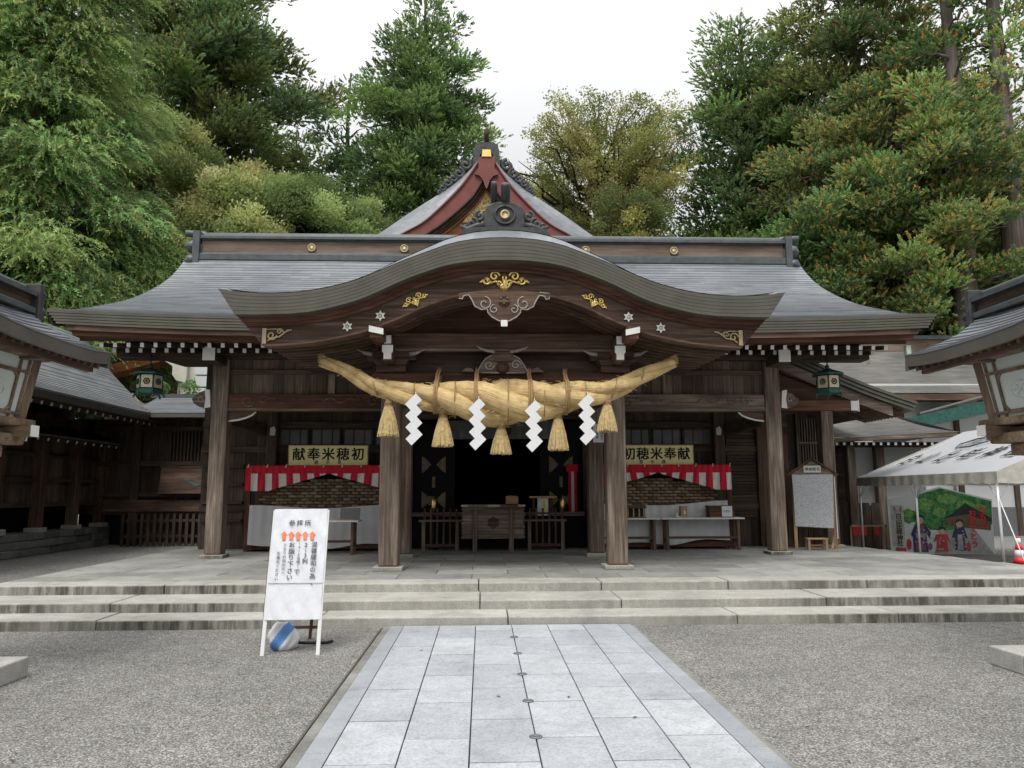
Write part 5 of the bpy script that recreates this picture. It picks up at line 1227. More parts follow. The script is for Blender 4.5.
t = thing('sandbag', 'lumpy white and blue sandbag weighing down the standing notice', 'sandbag', (-2.40, 8.30, 0))
def lump(r, h, n=22, m=12, ph=0.0):
    v = []; f = []
    for i in range(m+1):
        u = i/m; rr = r*(math.sin(math.pi*(.12+.80*u))**.6)*(1-.30*u)
        for j in range(n):
            a = 2*math.pi*j/n; k = 1+.10*math.sin(3*a+ph+u*4)+.06*math.sin(7*a-u*9+ph)
            v.append((rr*k*math.cos(a), rr*k*math.sin(a)*.8, h*u*(1+.05*math.sin(2*a+1))))
    for i in range(m):
        for j in range(n): f.append((i*n+j, i*n+(j+1) % n, (i+1)*n+(j+1) % n, (i+1)*n+j))
    f += [tuple(range(n))[::-1], tuple(range(m*n, (m+1)*n))]; return v, f
v, f = lump(.175, .27, 72, 40); sk = MB().add(v, f, None, True); sk.mi = []
for fc in f:
    c_ = sum((Vector(v[k_i]) for k_i in fc), Vector())/len(fc); sk.mi.append(1 if c_.y < .02 and abs(c_.x*.8 - (c_.z-.13)*.55) < .05 else 0)
so_ = sk.build('sack', 'sackcloth', t, world=False); so_.data.materials.append(M['blue'])
MB().tube([(.12, .1, .05), (.25, .18, .03), (.40, .25, .02), (.45, .32, .02)], .015, 6).build('rope_end', 'iron', t, world=False)

# ------------------------------------------------------------------ visitor board, bench
t = thing('dedication_board', 'white house shaped board covered in small written names under the side wing', 'board', (6.86, 16.7, .36), R(-10)); t.scale = (1.06, 1, 1.06)
MB().prism([(-.36, .44), (.34, .40), (.42, 1.52), (-.42, 1.52)], -.03, .0).build('panel', 'wood_x', t, world=False)
kp = NM('name_covered_paper', .7, 0, .2); vo = kp.n('TexVoronoi'); vo.inputs['Scale'].default_value = 1.0; kp.l(kp.coord((30, 1, 42)), vo.inputs['Vector']); nz = kp.noise(1.0, 4, kp.coord((70, 1, 90)))
kp.col(kp.mix((.52, .53, .55), (.16, .16, .18), kp.math('MULTIPLY', kp.ramp(vo.outputs['Distance'], [(.30, (1,)*3), (.50, (0,)*3)]), kp.ramp(nz, [(.45, (0,)*3), (.6, (1,)*3)])))); M['names'] = kp.m
MB().prism([(-.385, .45), (.36, .41), (.405, 1.50), (-.405, 1.50)], -.036, -.032).build('name_sheet', 'names', t, world=False)
MB().prism([(-.40, 1.52), (.40, 1.52), (0, 1.78)], -.03, 0).build('gable', 'grey_x', t, world=False)
q = MB(); q.bar((-.50, -.02, 1.49), (0.01, -.02, 1.84), .10, .03); q.bar((.50, -.02, 1.49), (-.01, -.02, 1.84), .10, .03); q.build('roof', 'red_x', t, world=False)
lb = MB().box(-.17, .17, -.045, -.035, 1.54, 1.68).build('name_plate', 'cloth_white', t, world=False); text_mb(row('奉納者名', -.11, 0, .075, .075), facing((0, -.048, 1.61)), .004).build('lettering', 'black', lb, world=False)
for x in (-.38, .40): MB().box(x-.03, x+.03, 0, .05, 0, 1.5).build('leg', 'pale_z', t, world=False)
MB().bar((.40, -.02, .02), (.40, .5, .02), .06, .05).build('foot', 'pale_y', t, world=False); MB().bar((.40, .03, .3), (.28, -.15, 0), .04, .04).build('brace', 'pale_x', t, world=False)
MB().box(.42, .44, -.03, .03, .2, 1.45).build('paper_strip', 'paper', t, world=False)
t = thing('low_bench', 'small pale wooden bench at the foot of the white name board', 'bench', (6.72, 16.3, .36), R(-6))
MB().box(-.24, .20, -.12, .12, .22, .25).build('seat', 'pale_x', t, world=False, bevel=.005)
for x in (-.20, .16):
    for y in (-.09, .09): MB().box(x-.025, x+.025, y-.02, y+.02, 0, .22).build('leg', 'pale_z', t, world=False)
MB().box(-.2, .16, -.01, .01, .08, .12).build('stretcher', 'pale_x', t, world=False)

# ------------------------------------------------------------------ tent with shrine lettering, picture board, cone
TN = thing('white_tent', 'white canvas event tent with dark lettering on its slope, right of the platform', 'tent', (11.9, 16.4, 0))
d3 = Vector((.57, 6.1, 0)).normalized(); n3 = Vector((d3.y, -d3.x, 0)); E0_ = Vector((8.80, 13.5, 1.93)); LEN = 6.3
tp_ = lambda s_, w_, z_: tuple(E0_ + d3*s_ + n3*w_ + Vector((0, 0, z_)))
HW = 2.8; RH = 1.17
q = MB()
for sgn in (0, 1):
    P = []
    for i in range(15):
        u = i/14; w_ = HW*u if not sgn else 2*HW-HW*u
        P.append([tp_(-.05+(LEN+.1)*j/24, w_, RH*u-.05*math.sin(math.pi*u)*(.6+.4*math.cos(j*math.pi/6))) for j in range(25)])
    q.grid(P)
can = q.build('canopy', 'tent', TN)
def val(p0, p1, n):
    q = MB(); P = [[], [], []]
    for j in range(n+1):
        t_ = j/n; x, y, z = (p0[k]+(p1[k]-p0[k])*t_ for k in range(3)); sc = .20+.025*abs(math.sin(t_*n/6*math.pi)); off = .02*math.sin(j*.9)
        for r_, dz in enumerate((0, .1, sc)): P[r_].append((x+off*r_*.5-.01*r_, y+off*r_*.3, z-dz))
    return q.grid(P)
val(tp_(-.05, 0, 0), tp_(LEN+.05, 0, 0), 96).build('valance', 'valance', TN); val(tp_(-.05, 2*HW, 0), tp_(LEN+.05, 2*HW, 0), 96).build('valance', 'valance', TN)
for s_ in (-.05, LEN+.05):
    q = MB(); q.grid([[tp_(s_, HW*u, RH*u-.005) for u in [k/8 for k in range(17)] for u in [u if u <= 1 else u]] if False else [tp_(s_, HW*k/8, RH*(1-abs(k/8-1))) for k in range(17)], [tp_(s_, HW*k/8, RH*(1-abs(k/8-1))*.82-.10) for k in range(17)], [tp_(s_, HW*k/8, min(-.20-.02*(k % 2), 0)+RH*(1-abs(k/8-1))*.0) for k in range(17)]]); q.build('gable_cloth', 'valance', TN)
for s_ in (.02, LEN/2+.02, LEN-.02):
    for w_ in (.03, 2*HW-.03):
        a = Vector(tp_(s_, w_, -.02)); MB().tube([(a.x, a.y, 0), a], .024, 10).build('pole', 'steel', TN)
    for w_, sg in ((.03, 1), (2*HW-.03, -1)):
        q = MB()
        for ds in (-.45, .45):
            if 0 <= s_+ds <= LEN: q.tube([tp_(s_, w_, -.50), tp_(s_+ds, w_, -.05)], .013, 6)
        q.tube([tp_(s_, w_, -.5), tp_(s_, w_+sg*.45, .12)], .013, 6); q.build('brace', 'steel', TN)
q = MB()
for w_ in (.03, HW, 2*HW-.03): q.tube([tp_(0, w_, -.03+RH*(w_ == HW)), tp_(LEN, w_, -.03+RH*(w_ == HW))], .02, 8)
q.build('ridge_pipes', 'steel', TN)
MB().tube([tp_(.02, .03, -.45), tp_(-.9, -.02, -1.9)], .010, 5).build('guy_rope', 'cloth_white', TN)
sl = math.atan2(RH, HW); ys = (n3*math.cos(sl) + Vector((0, 0, math.sin(sl)))); xs_ = -d3; zs = xs_.cross(ys)
def on_tent(s_, w_): 
    o = Vector(tp_(s_, w_, RH*w_/HW)) + zs*.02
    return Matrix(((xs_.x, ys.x, zs.x, o.x), (xs_.y, ys.y, zs.y, o.y), (xs_.z, ys.z, zs.z, o.z), (0, 0, 0, 1)))
letters(row('白山比咩神社', 0, 0, .90, .46), on_tent(5.40, .98) @ Matrix.Diagonal((1, 1.55, 1, 1)), .010, 'letter', 'black', can)
q = MB(); e = on_tent(3.9, 1.75); q.tube([tuple(e @ Vector((.62*math.cos(k*math.pi/3), .34*math.sin(k*math.pi/3), .0))) for k in range(7)], .012, 6); q.tube([tuple(e @ Vector((.50*math.cos(k*math.pi/3), .26*math.sin(k*math.pi/3), .0))) for k in range(7)], .007, 6)
for x in (-.2, 0, .2): q.add(*glyph('三宮川'[int(round(x*5+1))], .006), M4=e @ Matrix.Translation((x, 0, 0)) @ Matrix.Diagonal((.3, .36, .3, 1)))
q.build('hexagon_crest', 'grey_ink', can)
# large painted picture board
PB = thing('picture_board', 'large house shaped painted board of children in kimono under the tent', 'painted board', (11.2, 19.3, 0), R(-10))
BW, BH, BP = 1.22, 1.36, 1.68
b_ = MB().prism([(-BW, .02), (BW, .02), (BW+.04, BH), (.05, BP), (-BW-.02, BH)], 0, .05).build('panel', 'glass', PB, world=False)
cm = lambda n, c: M.setdefault(n, plain(n, c, .7, 0, .25, 6))
def foliage_paint(n, stops, sc):
    k = NM(n, .6, 0, .2); f = k.noise(sc, 6, None, .7); k.col(k.ramp(f, stops)); M[n] = k.m
foliage_paint('paint_green', [(.32, (.015, .07, .03)), (.45, (.04, .17, .06)), (.58, (.10, .28, .08)), (.7, (.25, .40, .14))], 9)
foliage_paint('paint_leaf', [(.35, (.06, .20, .06)), (.5, (.14, .32, .09)), (.65, (.30, .45, .18))], 14)
cm('paint_dark', (.03, .04, .035)); cm('paint_grey', (.33, .34, .33)); cm('paint_brown', (.15, .10, .07)); cm('paint_navy', (.04, .05, .12)); cm('paint_red', (.42, .06, .07)); cm('paint_purple', (.22, .08, .16)); cm('paint_skin', (.50, .36, .27)); cm('paint_pale', (.42, .42, .38))
lay_ = [0]
def paint(name, mat, *polys):
    lay_[0] += 1
    for p in polys: MB().prism(p, -.0015-.0016*lay_[0], -.0001-.0016*(lay_[0]-1)).build(name, mat, b_, world=False)
blob = lambda cx, cz, rx, rz, n=16, w=.12: [(cx+rx*math.cos(k/n*6.283)*(1+w*math.sin(k*2.3)), cz+rz*math.sin(k/n*6.283)*(1+w*math.cos(k*3.1))) for k in range(n)]
paint('painted_path', 'paint_grey', [(-.2, .03), (BW-.02, .03), (.75, .70), (.15, .70)])
paint('painted_wood', 'paint_green', [(-.60, .62), (.15, .60), (BW, .75), (BW+.02, BH-.04), (.06, BP-.03), (-.55, 1.47)], blob(-.75, .95, .22, .18))
paint('painted_leaves', 'paint_leaf', blob(-.35, 1.25, .2, .16), blob(.2, 1.38, .24, .13), blob(.62, 1.2, .22, .14), blob(-.75, 1.0, .12, .1), blob(.95, 1.15, .15, .1), blob(0, 1.05, .15, .12))
paint('painted_shrine', 'paint_brown', [(.15, .72), (BW-.05, .60), (BW-.02, .85), (.62, 1.22), (.1, .85)])
paint('painted_roof', 'paint_dark', [(.05, .88), (.62, 1.0), (BW-.02, .80), (BW, .90), (.62, 1.28), (.3, 1.02)])
paint('writing_strip', 'paint_pale', [(-1.16, .20), (-.86, .20), (-.86, 1.22), (-1.16, 1.22)])
paint('kimono', 'paint_navy', [(-.68, .06), (-.33, .06), (-.36, .55), (-.28, .40), (-.24, .55), (-.38, .76), (-.60, .76), (-.72, .50), (-.68, .42)], [(.30, .10), (.56, .10), (.54, .42), (.62, .40), (.54, .68), (.34, .68), (.24, .42), (.32, .42)])
paint('kimono_pattern', 'paint_purple', [(-.64, .10), (-.38, .10), (-.40, .36), (-.60, .36)], [(-.60, .52), (-.38, .52), (-.40, .74), (-.57, .74)], blob(-.28, .2, .05, .09))
paint('red_kimono', 'paint_red', [(-.14, .08), (.14, .08), (.12, .38), (.20, .30), (.14, .50), (-.12, .50), (-.20, .30), (-.12, .36)], blob(-.78, .25, .06, .14), blob(.62, .2, .05, .12))
paint('obi', 'paint_grey', [(-.60, .42), (-.38, .42), (-.38, .52), (-.60, .52)], [(.36, .12), (.50, .12), (.49, .5), (.38, .5)])
paint('faces', 'paint_skin', blob(-.49, .85, .085, .10, 16, .02), blob(.02, .58, .075, .085, 16, .02), blob(.44, .76, .08, .09, 16, .02))
q = MB(); rp_ = random.Random(4); lay_[0] += 1
for k in range(46):
    cx_, cz_ = rp_.choice(((-.5, .30), (-.5, .45), (-.3, .55), (0, .28), (.43, .25), (.43, .5))); r_ = rp_.uniform(.010, .024); q.prism(blob(cx_+rp_.uniform(-.13, .13), cz_+rp_.uniform(-.16, .16), r_, r_, 7, .1), -.0015-.0016*lay_[0], -.0001-.0016*(lay_[0]-1))
tag(q.build('kimono_flowers', 'paint_pale', b_, world=False), kind='stuff')
paint('hair', 'paint_dark', [(-.60, .84), (-.60, .96), (-.50, 1.02), (-.39, .96), (-.37, .86), (-.43, .92), (-.55, .92)], [(-.07, .60), (-.05, .68), (.03, .70), (.11, .66), (.10, .58), (.05, .64)], [(.35, .78), (.37, .86), (.45, .89), (.53, .85), (.53, .77), (.47, .83)])
PF = facing((0, -.026, 0)); letters(colm('白山比咩神社', -.99, .95, .135, .15), PF, .012, 'letter', 'black', b_, False)
text_mb(colm('霊峰白山', -.93, 1.16, .045, .05) + colm('鎮座', -1.08, 1.16, .05, .05), PF).build('small_lettering', 'black', b_, world=False)
letters(colm('七五三', 1.0, 1.12, .19, .20) + colm('おめでとう', .76, 1.02, .19, .19), PF, .018, 'red_letter', 'red_paint', b_, False)
q = MB(); q.box(-1.1, -.86, -.027, -.0262, .06, .17); q.build('pink_stamp', 'paint_red', b_, world=False)
for x in (-1.0, 1.0): MB().bar((x, .05, 1.2), (x, .7, 0), .05, .05).build('prop', 'dark_z', PB, world=False)
t = thing('traffic_cone', 'red and white striped traffic cone at the platform corner', 'cone', (8.90, 13.2, 0)); 
MB().box(-.19, .19, -.19, .19, 0, .035).build('base', 'red_paint', t, world=False, bevel=.01)
cz = [(.0, .155), (.16, .125), (.30, .105), (.42, .083), (.54, .063), (.64, .047), (.74, .032)]
for k in range(6): MB().lathe([(cz[k][1], .035+cz[k][0]), (cz[k+1][1], .035+cz[k+1][0])], 22).build('band', 'red_paint' if k % 2 == 0 else 'paper', t, world=False)
MB().lathe([(.030, .775), (.028, .80), (0, .80)], 16).build('tip', 'red_paint', t, world=False)
t = thing('tag_rail', 'low bar hung with red cloth tags beside the picture board', 'rail', (9.75, 20.2, 0)); MB().box(-.45, .55, -.02, .02, .66, .70).build('bar', 'pale_x', t, world=False)
for x in (-.43, .52): MB().box(x-.02, x+.02, -.02, .02, 0, .70).build('post', 'pale_z', t, world=False)
for x in (-.33, -.2, -.07, .25): MB().prism([(x-.05, .66), (x+.05, .66), (x+.06, .46), (x, .42), (x-.05, .46)], -.03, -.022).build('red_tag', 'red_paint', t, world=False)
t = thing('plank_screen', 'dark round topped plank screen behind the tagged rail', 'screen', (9.75, 20.75, 0))
for i in range(6):
    x = -.75+.26*i; MB().prism([(x-.12, 0), (x+.12, 0), (x+.12, 1.18), (x+.08, 1.27), (x-.08, 1.27), (x-.12, 1.18)], -.02, .02).build('plank', 'dark_z', t, world=False)
# ------------------------------------------------------------------ trees
class Leaves:
    def __init__(s): s.c = []; s.d = []; s.l = []; s.w = []; s.col = []
    def add(s, c, d, l, w, col): s.c.append(c); s.d.append(d); s.l.append(l); s.w.append(w); s.col.append(col)
    def build(s, name, parent, rng):
        C_ = np.concatenate(s.c); D = np.concatenate(s.d); Ln = np.concatenate(s.l)[:, None]; Wd = np.concatenate(s.w)[:, None]; K = np.concatenate(s.col)
        D /= np.linalg.norm(D, axis=1, keepdims=True)+1e-9
        Rn = rng.normal(size=D.shape); Sd = np.cross(D, Rn); Sd /= np.linalg.norm(Sd, axis=1, keepdims=True)+1e-9
        Nn = np.cross(D, Sd)
        n = len(C_); V = np.empty((n, 4, 3)); V[:, 0] = C_ - D*Ln*.5; V[:, 1] = C_ + Sd*Wd*.5 + Nn*Wd*.12; V[:, 2] = C_ + D*Ln*.5; V[:, 3] = C_ - Sd*Wd*.5 + Nn*Wd*.12
        V = V.reshape(-1, 3) - np.array(parent['_o'])
        me = bpy.data.meshes.new(name); me.vertices.add(n*4); me.vertices.foreach_set('co', V.ravel().astype(np.float32))
        me.loops.add(n*4); me.loops.foreach_set('vertex_index', np.arange(n*4, dtype=np.int32)); me.polygons.add(n)
        me.polygons.foreach_set('loop_start', np.arange(0, n*4, 4, dtype=np.int32)); me.polygons.foreach_set('loop_total', np.full(n, 4, dtype=np.int32))
        at = me.attributes.new('tint', 'FLOAT_COLOR', 'POINT'); kk_ = np.ones((n, 4, 4), dtype=np.float32); kk_[:, :, :3] = K[:, None, :]; at.data.foreach_set('color', kk_.ravel())
        me.materials.append(M['leaf']); me.update(calc_edges=True); me.validate()
        o = bpy.data.objects.new(name, me); COL.objects.link(o); o.parent = parent; o['_o'] = parent['_o']; return o
def limb(mb, a, b, r0_, r1_, sag=0.0, n=5, jit=.0, rng=None):
    a, b = np.array(a), np.array(b); P = []
    for i in range(n+1):
        t_ = i/n; p = a+(b-a)*t_; p[2] += sag*math.sin(t_*math.pi)
        if rng is not None and 0 < i < n: p += rng.normal(size=3)*jit
        P.append(tuple(p))
    mb.tube(P, [r0_+(r1_-r0_)*i/n for i in range(n+1)], 6)
def tree(label, x, y, H, env, z0=3.0, nb=90, clump=.75, leaf=(.24, .085), per=170, pal=None, tips=None, tipp=.25, droop=0.0, up=.35, trunk=.45, seed=1, bark='dark_bark', name='cedar_tree', cat='cedar tree', grp='trees behind the shrine', vis=.6, flat=.6, lean=(0, 0), gap=0.0, limbs=True, fork=False):
    """env: [(height, radius)] outline; clumps of leaf-sized faces on limbs from a tapered trunk"""
    rng = np.random.default_rng(seed); t = thing(name, label, cat, (x, y, 0), 0, grp)
    tm = MB(); top = np.array([x+lean[0], y+lean[1], H]); axis = lambda z: np.array([x, y, 0]) + (top-np.array([x, y, 0]))*(z/H)
    tm.tube([tuple(axis(H*k/8)+(rng.normal(size=3)*[.06, .06, 0] if 0 < k < 8 else 0)) for k in range(9)], [trunk*(1.25 if k == 0 else 1)*(1-.93*(k/8)**1.1)+.02 for k in range(9)], 12)
    lv = Leaves(); hs_ = [e[0] for e in env]; rs = [e[1] for e in env]
    pal = np.array(pal); n_b = 0
    area = np.array([np.interp(z, hs_, rs) for z in np.linspace(z0, hs_[-1], 200)])+.15; cdf = np.cumsum(area); cdf /= cdf[-1]
    zz = np.interp((np.arange(nb)+rng.random(nb)*.9)/nb, cdf, np.linspace(z0, hs_[-1], 200))
    for i in range(nb):
        z = zz[i]; az = i*2.39996+rng.normal()*.35
        if vis is not None and rng.random() < vis and math.cos(az+math.pi/2) < -.2: continue    # thin the far side
        Rm = float(np.interp(z, hs_, rs))*rng.uniform(.62, 1.08); dirv = np.array([math.cos(az), math.sin(az), 0]); a = axis(max(z-Rm*up*.8, 1.0)); e_ = axis(z)+dirv*Rm; e_[2] = z - droop*Rm*.5
        if limbs and Rm > .8: limb(tm, a, a+(e_-a)*.88, .05+.018*Rm, .015, sag=.12*Rm, n=4, jit=.06*Rm, rng=rng)
        if rng.random() < gap: continue
        nk = max(1, int(round(Rm/(clump*.85))))
        base = pal[rng.integers(len(pal))]*rng.uniform(.72, 1.6)
        for k in range(nk):
            f = 1-(k/max(nk, 1))*.72 if nk > 1 else 1
            c = a+(e_-a)*f; c[2] += .12*Rm*math.sin(f*math.pi); c += rng.normal(size=3)*clump*.28
            q_ = rng.choice([.5, .7, .9, 1.1, 1.3]); m = int(1.75*per*q_*q_*1.15*rng.uniform(.8, 1.2)); g = rng.normal(size=(m, 3)); g /= np.linalg.norm(g, axis=1, keepdims=True); rr_ = clump*q_*rng.random((m, 1))**.38*(1+.45*rng.random((m, 1))**5)
            pts = c+g*rr_*np.array([1, 1, flat])
            ck = base*rng.uniform(.85, 1.18)
            if name == 'cedar_tree':      # feathery sprays: leaves set along curved twigs
                nl = 11; nt = max(3, int(m/nl*1.25)); nt = min(nt, m); gg = g[:nt].copy(); gg[:, 2] = np.where(gg[:, 2] < -.2, -.6*gg[:, 2], gg[:, 2]); b0 = c+gg*rr_[:nt]*np.array([1, 1, flat])*1.08
                oa = np.arctan2(b0[:, 1]-axis(z)[1], b0[:, 0]-axis(z)[0]); od = np.stack([np.cos(oa), np.sin(oa), np.zeros(nt)], 1)
                d0 = (od*.75 + gg*.55 + np.array([0, 0, .15]) if droop > .3 else od*.45 + gg*.85 + np.array([0, 0, .12])) + rng.normal(size=(nt, 3))*.3; d0 /= np.linalg.norm(d0, axis=1, keepdims=True)
                Lw = clump*rng.uniform(.55, 1.15, (nt, 1))*(.92 if droop > .3 else .46); cv = np.array([0, 0, (-1.15 if droop > .3 else .18)]); tt = np.linspace(.12, 1, nl)
                Pq = b0[:, None]+d0[:, None]*Lw[:, None]*tt[None, :, None] + cv*(Lw[:, None]*(tt**2)[None, :, None])*.6
                Tq = d0[:, None]+cv*1.2*tt[None, :, None]; Tq = Tq/np.linalg.norm(Tq, axis=2, keepdims=True)
                sd = np.cross(Tq, rng.normal(size=(nt, 1, 3))); sd /= np.linalg.norm(sd, axis=2, keepdims=True)+1e-9; sg = np.where(np.arange(nl) % 2 == 0, 1, -1)[None, :, None]
                Dq = Tq*.8 + sd*sg*.62 + rng.normal(size=Pq.shape)*.14
                tw = rng.uniform(.72, 1.28, (nt, 1, 1))*(.72+.50*tt[None, :, None])*rng.uniform(.9, 1.1, (nt, nl, 1)); cc = ck[None, None]*tw
                if tips is not None:
                    hit = rng.random(nt) < tipp*.55*(1+.8*(gg[:, 2] > 0)); tc_ = np.array(tips)[rng.integers(len(tips), size=nt)]; mixk = (hit[:, None]*(tt[None] > .45))[:, :, None]
                    cc = np.where(mixk, tc_[:, None]*rng.uniform(.75, 1.2, (nt, nl, 1)), cc)
                Ll = np.broadcast_to((leaf[0]*(.66 if droop > .3 else .60)*(1.15-.55*tt))[None], (nt, nl)).ravel()*rng.uniform(.8, 1.2, nt*nl); Wl = np.full(nt*nl, leaf[1]*(.58 if droop > .3 else .74))*rng.uniform(.8, 1.2, nt*nl)
                lv.add((Pq+Dq*.04).reshape(-1, 3), Dq.reshape(-1, 3), Ll, Wl, np.clip(cc.reshape(-1, 3)*1.62, .004, .6)); continue
            ang = np.arctan2(pts[:, 1]-axis(z)[1], pts[:, 0]-axis(z)[0])
            D = g*.40 + np.stack([np.cos(ang), np.sin(ang), np.zeros(m)], 1)*.5 + np.array([0, 0, .45-1.7*droop]) + rng.normal(size=(m, 3))*.5
            colr = np.clip(ck[None]*rng.uniform(.86, 1.16, (m, 1)), 0.004, .6)
            if tips is not None and rng.random() < tipp:
                tc_ = np.array(tips[rng.integers(len(tips))]); sel = (g[:, 2] > -.1) & (rng.random(m) < .6); colr[sel] = tc_*rng.uniform(.8, 1.15, (sel.sum(), 1))
            colr = np.clip(colr*1.4, .004, .6); lv.add(pts, D, .66*leaf[0]*rng.uniform(.6, 1.35, m), .74*leaf[1]*rng.uniform(.7, 1.3, m), colr)

    lv.build('crown', t, rng); tm.build('trunk', bark, t); return t
CED = [(.088, .140, .044), (.070, .120, .041), (.110, .160, .053), (.076, .126, .053)]
CEDL = [(.140, .215, .070), (.115, .19, .070), (.165, .23, .078), (.10, .165, .060)]
OLV = [(.112, .135, .044), (.092, .115, .040), (.132, .145, .050), (.08, .108, .038)]
PALE = [(.25, .29, .11), (.20, .25, .095), (.30, .31, .13), (.17, .22, .08)]
MAP = [(.155, .205, .075), (.125, .175, .065), (.185, .23, .09)]
AUT = [(.215, .21, .07), (.185, .195, .065), (.15, .175, .06), (.25, .23, .085)]
ORG = [(.34, .20, .06), (.36, .25, .075), (.30, .24, .07)]
YT = [(.22, .24, .09), (.19, .22, .085)]
# left: great drooping cedar close behind the corridor
tree('huge light green drooping cedar at the left edge', -17.2, 29, 26, [(7, 4.4), (9, 5.2), (11, 4.9), (15, 3.7), (19, 3.3), (24, 2.9), (27, 1.5)], 7.6, 190, .95, (.36, .085), 330, CEDL, YT, .4, .55, .2, .7, 11, 'bark', flat=.85)
tree('tall drooping cedar farthest left with shaded lower boughs', -23.0, 32, 27, [(3, 4.5), (10, 5.4), (18, 4.6), (27, 1.5)], 4, 120, 1.0, (.38, .10), 230, CEDL, YT, .2, .5, .2, .6, 12, 'bark', flat=.85)
tree('broad dark cedar with tufted boughs behind the left pale shrubs', -16.6, 43, 36, [(8, 4), (14, 6.2), (18, 7.6), (22, 8.0), (25, 7.2), (28, 5.6), (31, 4.2), (36, 1.5)], 9, 210, .95, (.34, .11), 210, CED+OLV, [(.13, .15, .06)], .35, .0, .3, .7, 13, flat=.5, gap=.04)
tree('slim dark cedar just left of the tallest central cedar', -8.9, 47, 28.5, [(8, 3), (15, 2.9), (20, 2.4), (24, 1.8), (28, .5)], 9, 110, .85, (.32, .11), 190, CED, None, 0, .1, .3, .45, 14, gap=.06)
tree('tallest central cedar with a pointed open crown', -3.8, 42.5, 31, [(13, 2.2), (16, 3.4), (20, 4.1), (23.5, 3.9), (26, 2.9), (28.5, 1.9), (30.5, .5)], 13.5, 150, .8, (.28, .10), 210, CED+CEDL[:1], [(.12, .16, .06)], .3, .0, .3, .5, 15, flat=.65, gap=.05)
tree('pale yellowish shrubby tree above the left roof ridge', -11.6, 33, 15.8, [(6, 2.6), (11, 3.4), (13.5, 3.0), (15.5, 1.6)], 6, 90, .75, (.22, .13), 260, PALE, [(.33, .29, .13)], .3, .0, .4, .25, 16, name='shrub_tree', cat='tree', flat=.8)
tree('pale green leafy tree between the left cedar and shrubs', -15.2, 35.5, 19.5, [(8, 2.6), (13, 3.0), (17, 2.6), (19.3, .9)], 8, 80, .75, (.24, .13), 230, PALE+MAP, None, 0, 0, .4, .25, 17, name='shrub_tree', cat='tree', flat=.8)
tree('rounded green maple behind the left roof ridge', -8.2, 34.5, 15.6, [(8, 3.0), (12, 4.0), (14.2, 3.2), (15.5, 1.4)], 8.5, 90, .75, (.20, .13), 280, MAP, None, 0, 0, .4, .25, 18, name='maple_tree', cat='maple', flat=.55)
tree('small yellow green shrub beside the left end of the roof', -13.0, 31, 11.4, [(5, 1.6), (7.5, 2.1), (10, 1.8), (11.3, .7)], 5.5, 60, .55, (.16, .11), 220, PALE, [(.36, .34, .12)], .35, 0, .4, .16, 19, 'bark', name='shrub', cat='shrub', flat=.8)
tree('dark evergreen behind the yellow shrub at left', -15.6, 33.5, 11.0, [(3, 2.6), (6, 3.0), (9, 2.0), (10.8, .5)], 3, 60, .8, (.24, .10), 240, CED, None, 0, .2, .3, .25, 20)
tree('small green bush peeping over the back wing roof', -10.75, 26.6, 5.3, [(3, .4), (4.6, .5), (5.1, .4), (5.25, .15)], 3.5, 22, .4, (.16, .10), 150, CEDL, None, 0, 0, .3, .07, 34, name='shrub', cat='shrub', flat=.8)
# centre right: thin autumn tree
tree('sparse yellowing broadleaf tree right of the red gable', 6.4, 42, 24, [(14.5, 2.0), (17, 4.6), (20, 5.9), (22.0, 5.4), (23.3, 3.2)], 15, 190, .55, (.19, .12), 48, AUT, [(.30, .29, .11)], .3, 0, 1.0, .32, 21, 'dark_bark', name='broadleaf_tree', cat='tree', flat=.6, gap=.30, fork=True)
tree('low olive bush just right of the sanctuary gable', 6.6, 35.5, 16.2, [(8, 1.6), (12, 1.9), (15, 1.6), (16.1, .6)], 9, 55, .65, (.20, .12), 190, AUT+OLV, [(.24, .15, .10)], .3, 0, .4, .2, 22, name='shrub_tree', cat='tree', flat=.8)
# right: tall cedars
tree('dark rounded cedar at the left end of the right grove', 15.0, 42, 29.5, [(9, 4), (14, 4.6), (18, 4.9), (22, 4.4), (25.5, 3.2), (29, 1.3)], 9, 175, .9, (.30, .11), 210, CED, [(.12, .13, .06)], .3, .05, .3, .6, 23, flat=.6, gap=.03)
tree('brownish tall cedar in the middle of the right grove', 19.6, 38, 32, [(7, 4), (13, 5.0), (19, 5.2), (24, 4.8), (28, 3.6), (32, 1.2)], 7, 190, .9, (.30, .105), 220, OLV+CED, [(.17, .12, .055), (.14, .15, .06)], .4, .05, .3, .65, 24, 'bark', flat=.6, gap=.05)
tree('orange tipped cedar reaching low over the right roofs', 18.88, 33.55, 21.0, [(6.36, 3.42), (9.41, 5.12), (13.07, 5.86), (16.73, 4.88), (19.78, 2.68), (21.0, 0.98)], 6.36, 190, .75, (.24, .09), 240, CED+OLV+CEDL, ORG+YT+YT, .42, .05, .35, .45, 25, 'bark', flat=.55, gap=.05)
tree('low green cedar nearest the right end of the hall roof', 14.84, 33.48, 14.0, [(4.58, 2.11), (8.3, 2.85), (11.4, 2.36), (13.75, 0.74)], 5.2, 75, .65, (.22, .085), 230, CEDL+CED, ORG+YT, .35, .1, .35, .28, 26, 'bark', flat=.6)
tree('orange flecked cedar over the right wooden lantern', 33.56, 39.47, 24.22, [(6.76, 3.95), (12.83, 5.92), (18.9, 5.47), (23.92, 1.83)], 6.76, 120, .75, (.24, .09), 220, CED+CEDL, ORG+YT, .42, .05, .35, .4, 27, 'bark', flat=.55, gap=.08)
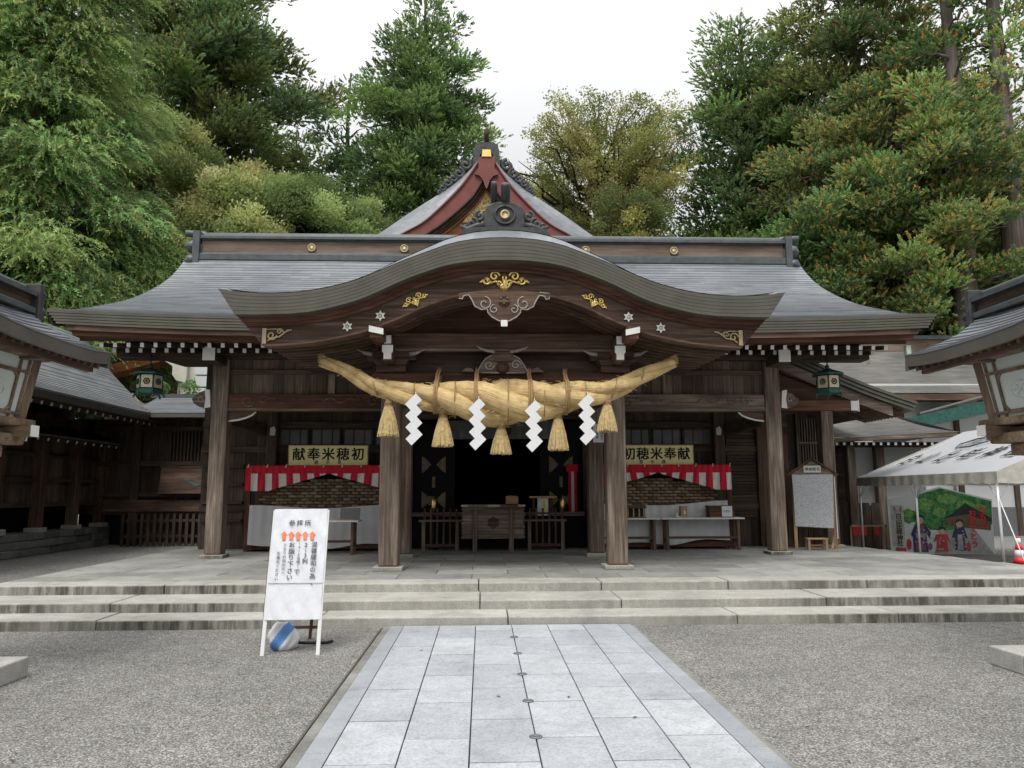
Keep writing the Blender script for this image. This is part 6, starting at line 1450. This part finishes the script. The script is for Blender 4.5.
tree('thick grey trunked cedar, left one of the bare pair at right', 19.9, 31, 31, [(11, .8), (15, 1.5), (20, 1.9), (26, 2.4), (31, 1.0)], 12, 44, .75, (.26, .10), 170, CED+CEDL, ORG[:1], .2, .05, .3, .62, 28, 'bark', flat=.6, gap=.2, lean=(.6, 0))
tree('thick grey trunked cedar, right one of the bare pair at right', 22.3, 31, 33, [(11, .9), (15, 1.4), (20, 2.0), (26, 2.8), (33, 1.0)], 13, 46, .75, (.26, .10), 170, CED+CEDL, ORG[:1], .2, .05, .3, .66, 29, 'bark', flat=.6, gap=.2, lean=(.3, 0))
tree('dark backing cedar low behind the right end of the roof', 14.0, 34, 15.0, [(3, 2.6), (7, 3.2), (11, 2.8), (15, .7)], 3, 90, .9, (.28, .11), 230, CED, None, 0, .1, .3, .35, 30, flat=.7)
tree('shaded cedar in the rear of the right grove', 25.5, 40, 27, [(4, 4.5), (12, 5.4), (20, 4.2), (27, 1)], 4, 130, 1.0, (.34, .12), 190, CED+OLV, ORG[:1], .1, .05, .3, .5, 31)
tree('dark cedar filling the rear of the right grove', 18.6, 46, 24, [(4, 4.5), (12, 5.4), (19, 4.2), (24, 1)], 4, 120, 1.05, (.36, .13), 190, CED, None, 0, .05, .3, .5, 32)
tree('dark cedar filling the gap left of the central cedar', -13.0, 50, 26, [(6, 4.5), (12, 5.0), (19, 4.0), (26, 1)], 6, 110, 1.05, (.36, .13), 190, CED, None, 0, .05, .3, .5, 33)

# a few fallen leaves blown over the gravel, path and steps
rngl = np.random.default_rng(5); q = MB(); q.mi = []
for i in range(150):
    x = rngl.uniform(-6.5, 6.5); y = rngl.uniform(4.2, 9.45); z = .03 if abs(x) < 1.55 else .006
    if abs(x) < 1.55 and rngl.random() < .7: continue
    a = rngl.uniform(0, 6.28); l_ = rngl.uniform(.012, .03); c_, s_ = math.cos(a), math.sin(a); h_ = rngl.uniform(.002, .012)
    q.add([(x-l_*c_, y-l_*s_, z), (x+l_*.4*s_, y-l_*.4*c_, z+h_), (x+l_*c_, y+l_*s_, z+h_*.4), (x-l_*.4*s_, y+l_*.4*c_, z+h_*.8)], [(0, 1, 2, 3)]); q.mi.append(int(rngl.integers(3)))
lo_ = q.build('fallen_leaves', plain('brown_leaf', (.10, .06, .03)), None, origin=(0, 0, 0)); lo_.data.materials.append(plain('tan_leaf', (.28, .19, .09))); lo_.data.materials.append(plain('green_leaf', (.09, .11, .035)))
tag(lo_, kind='stuff')
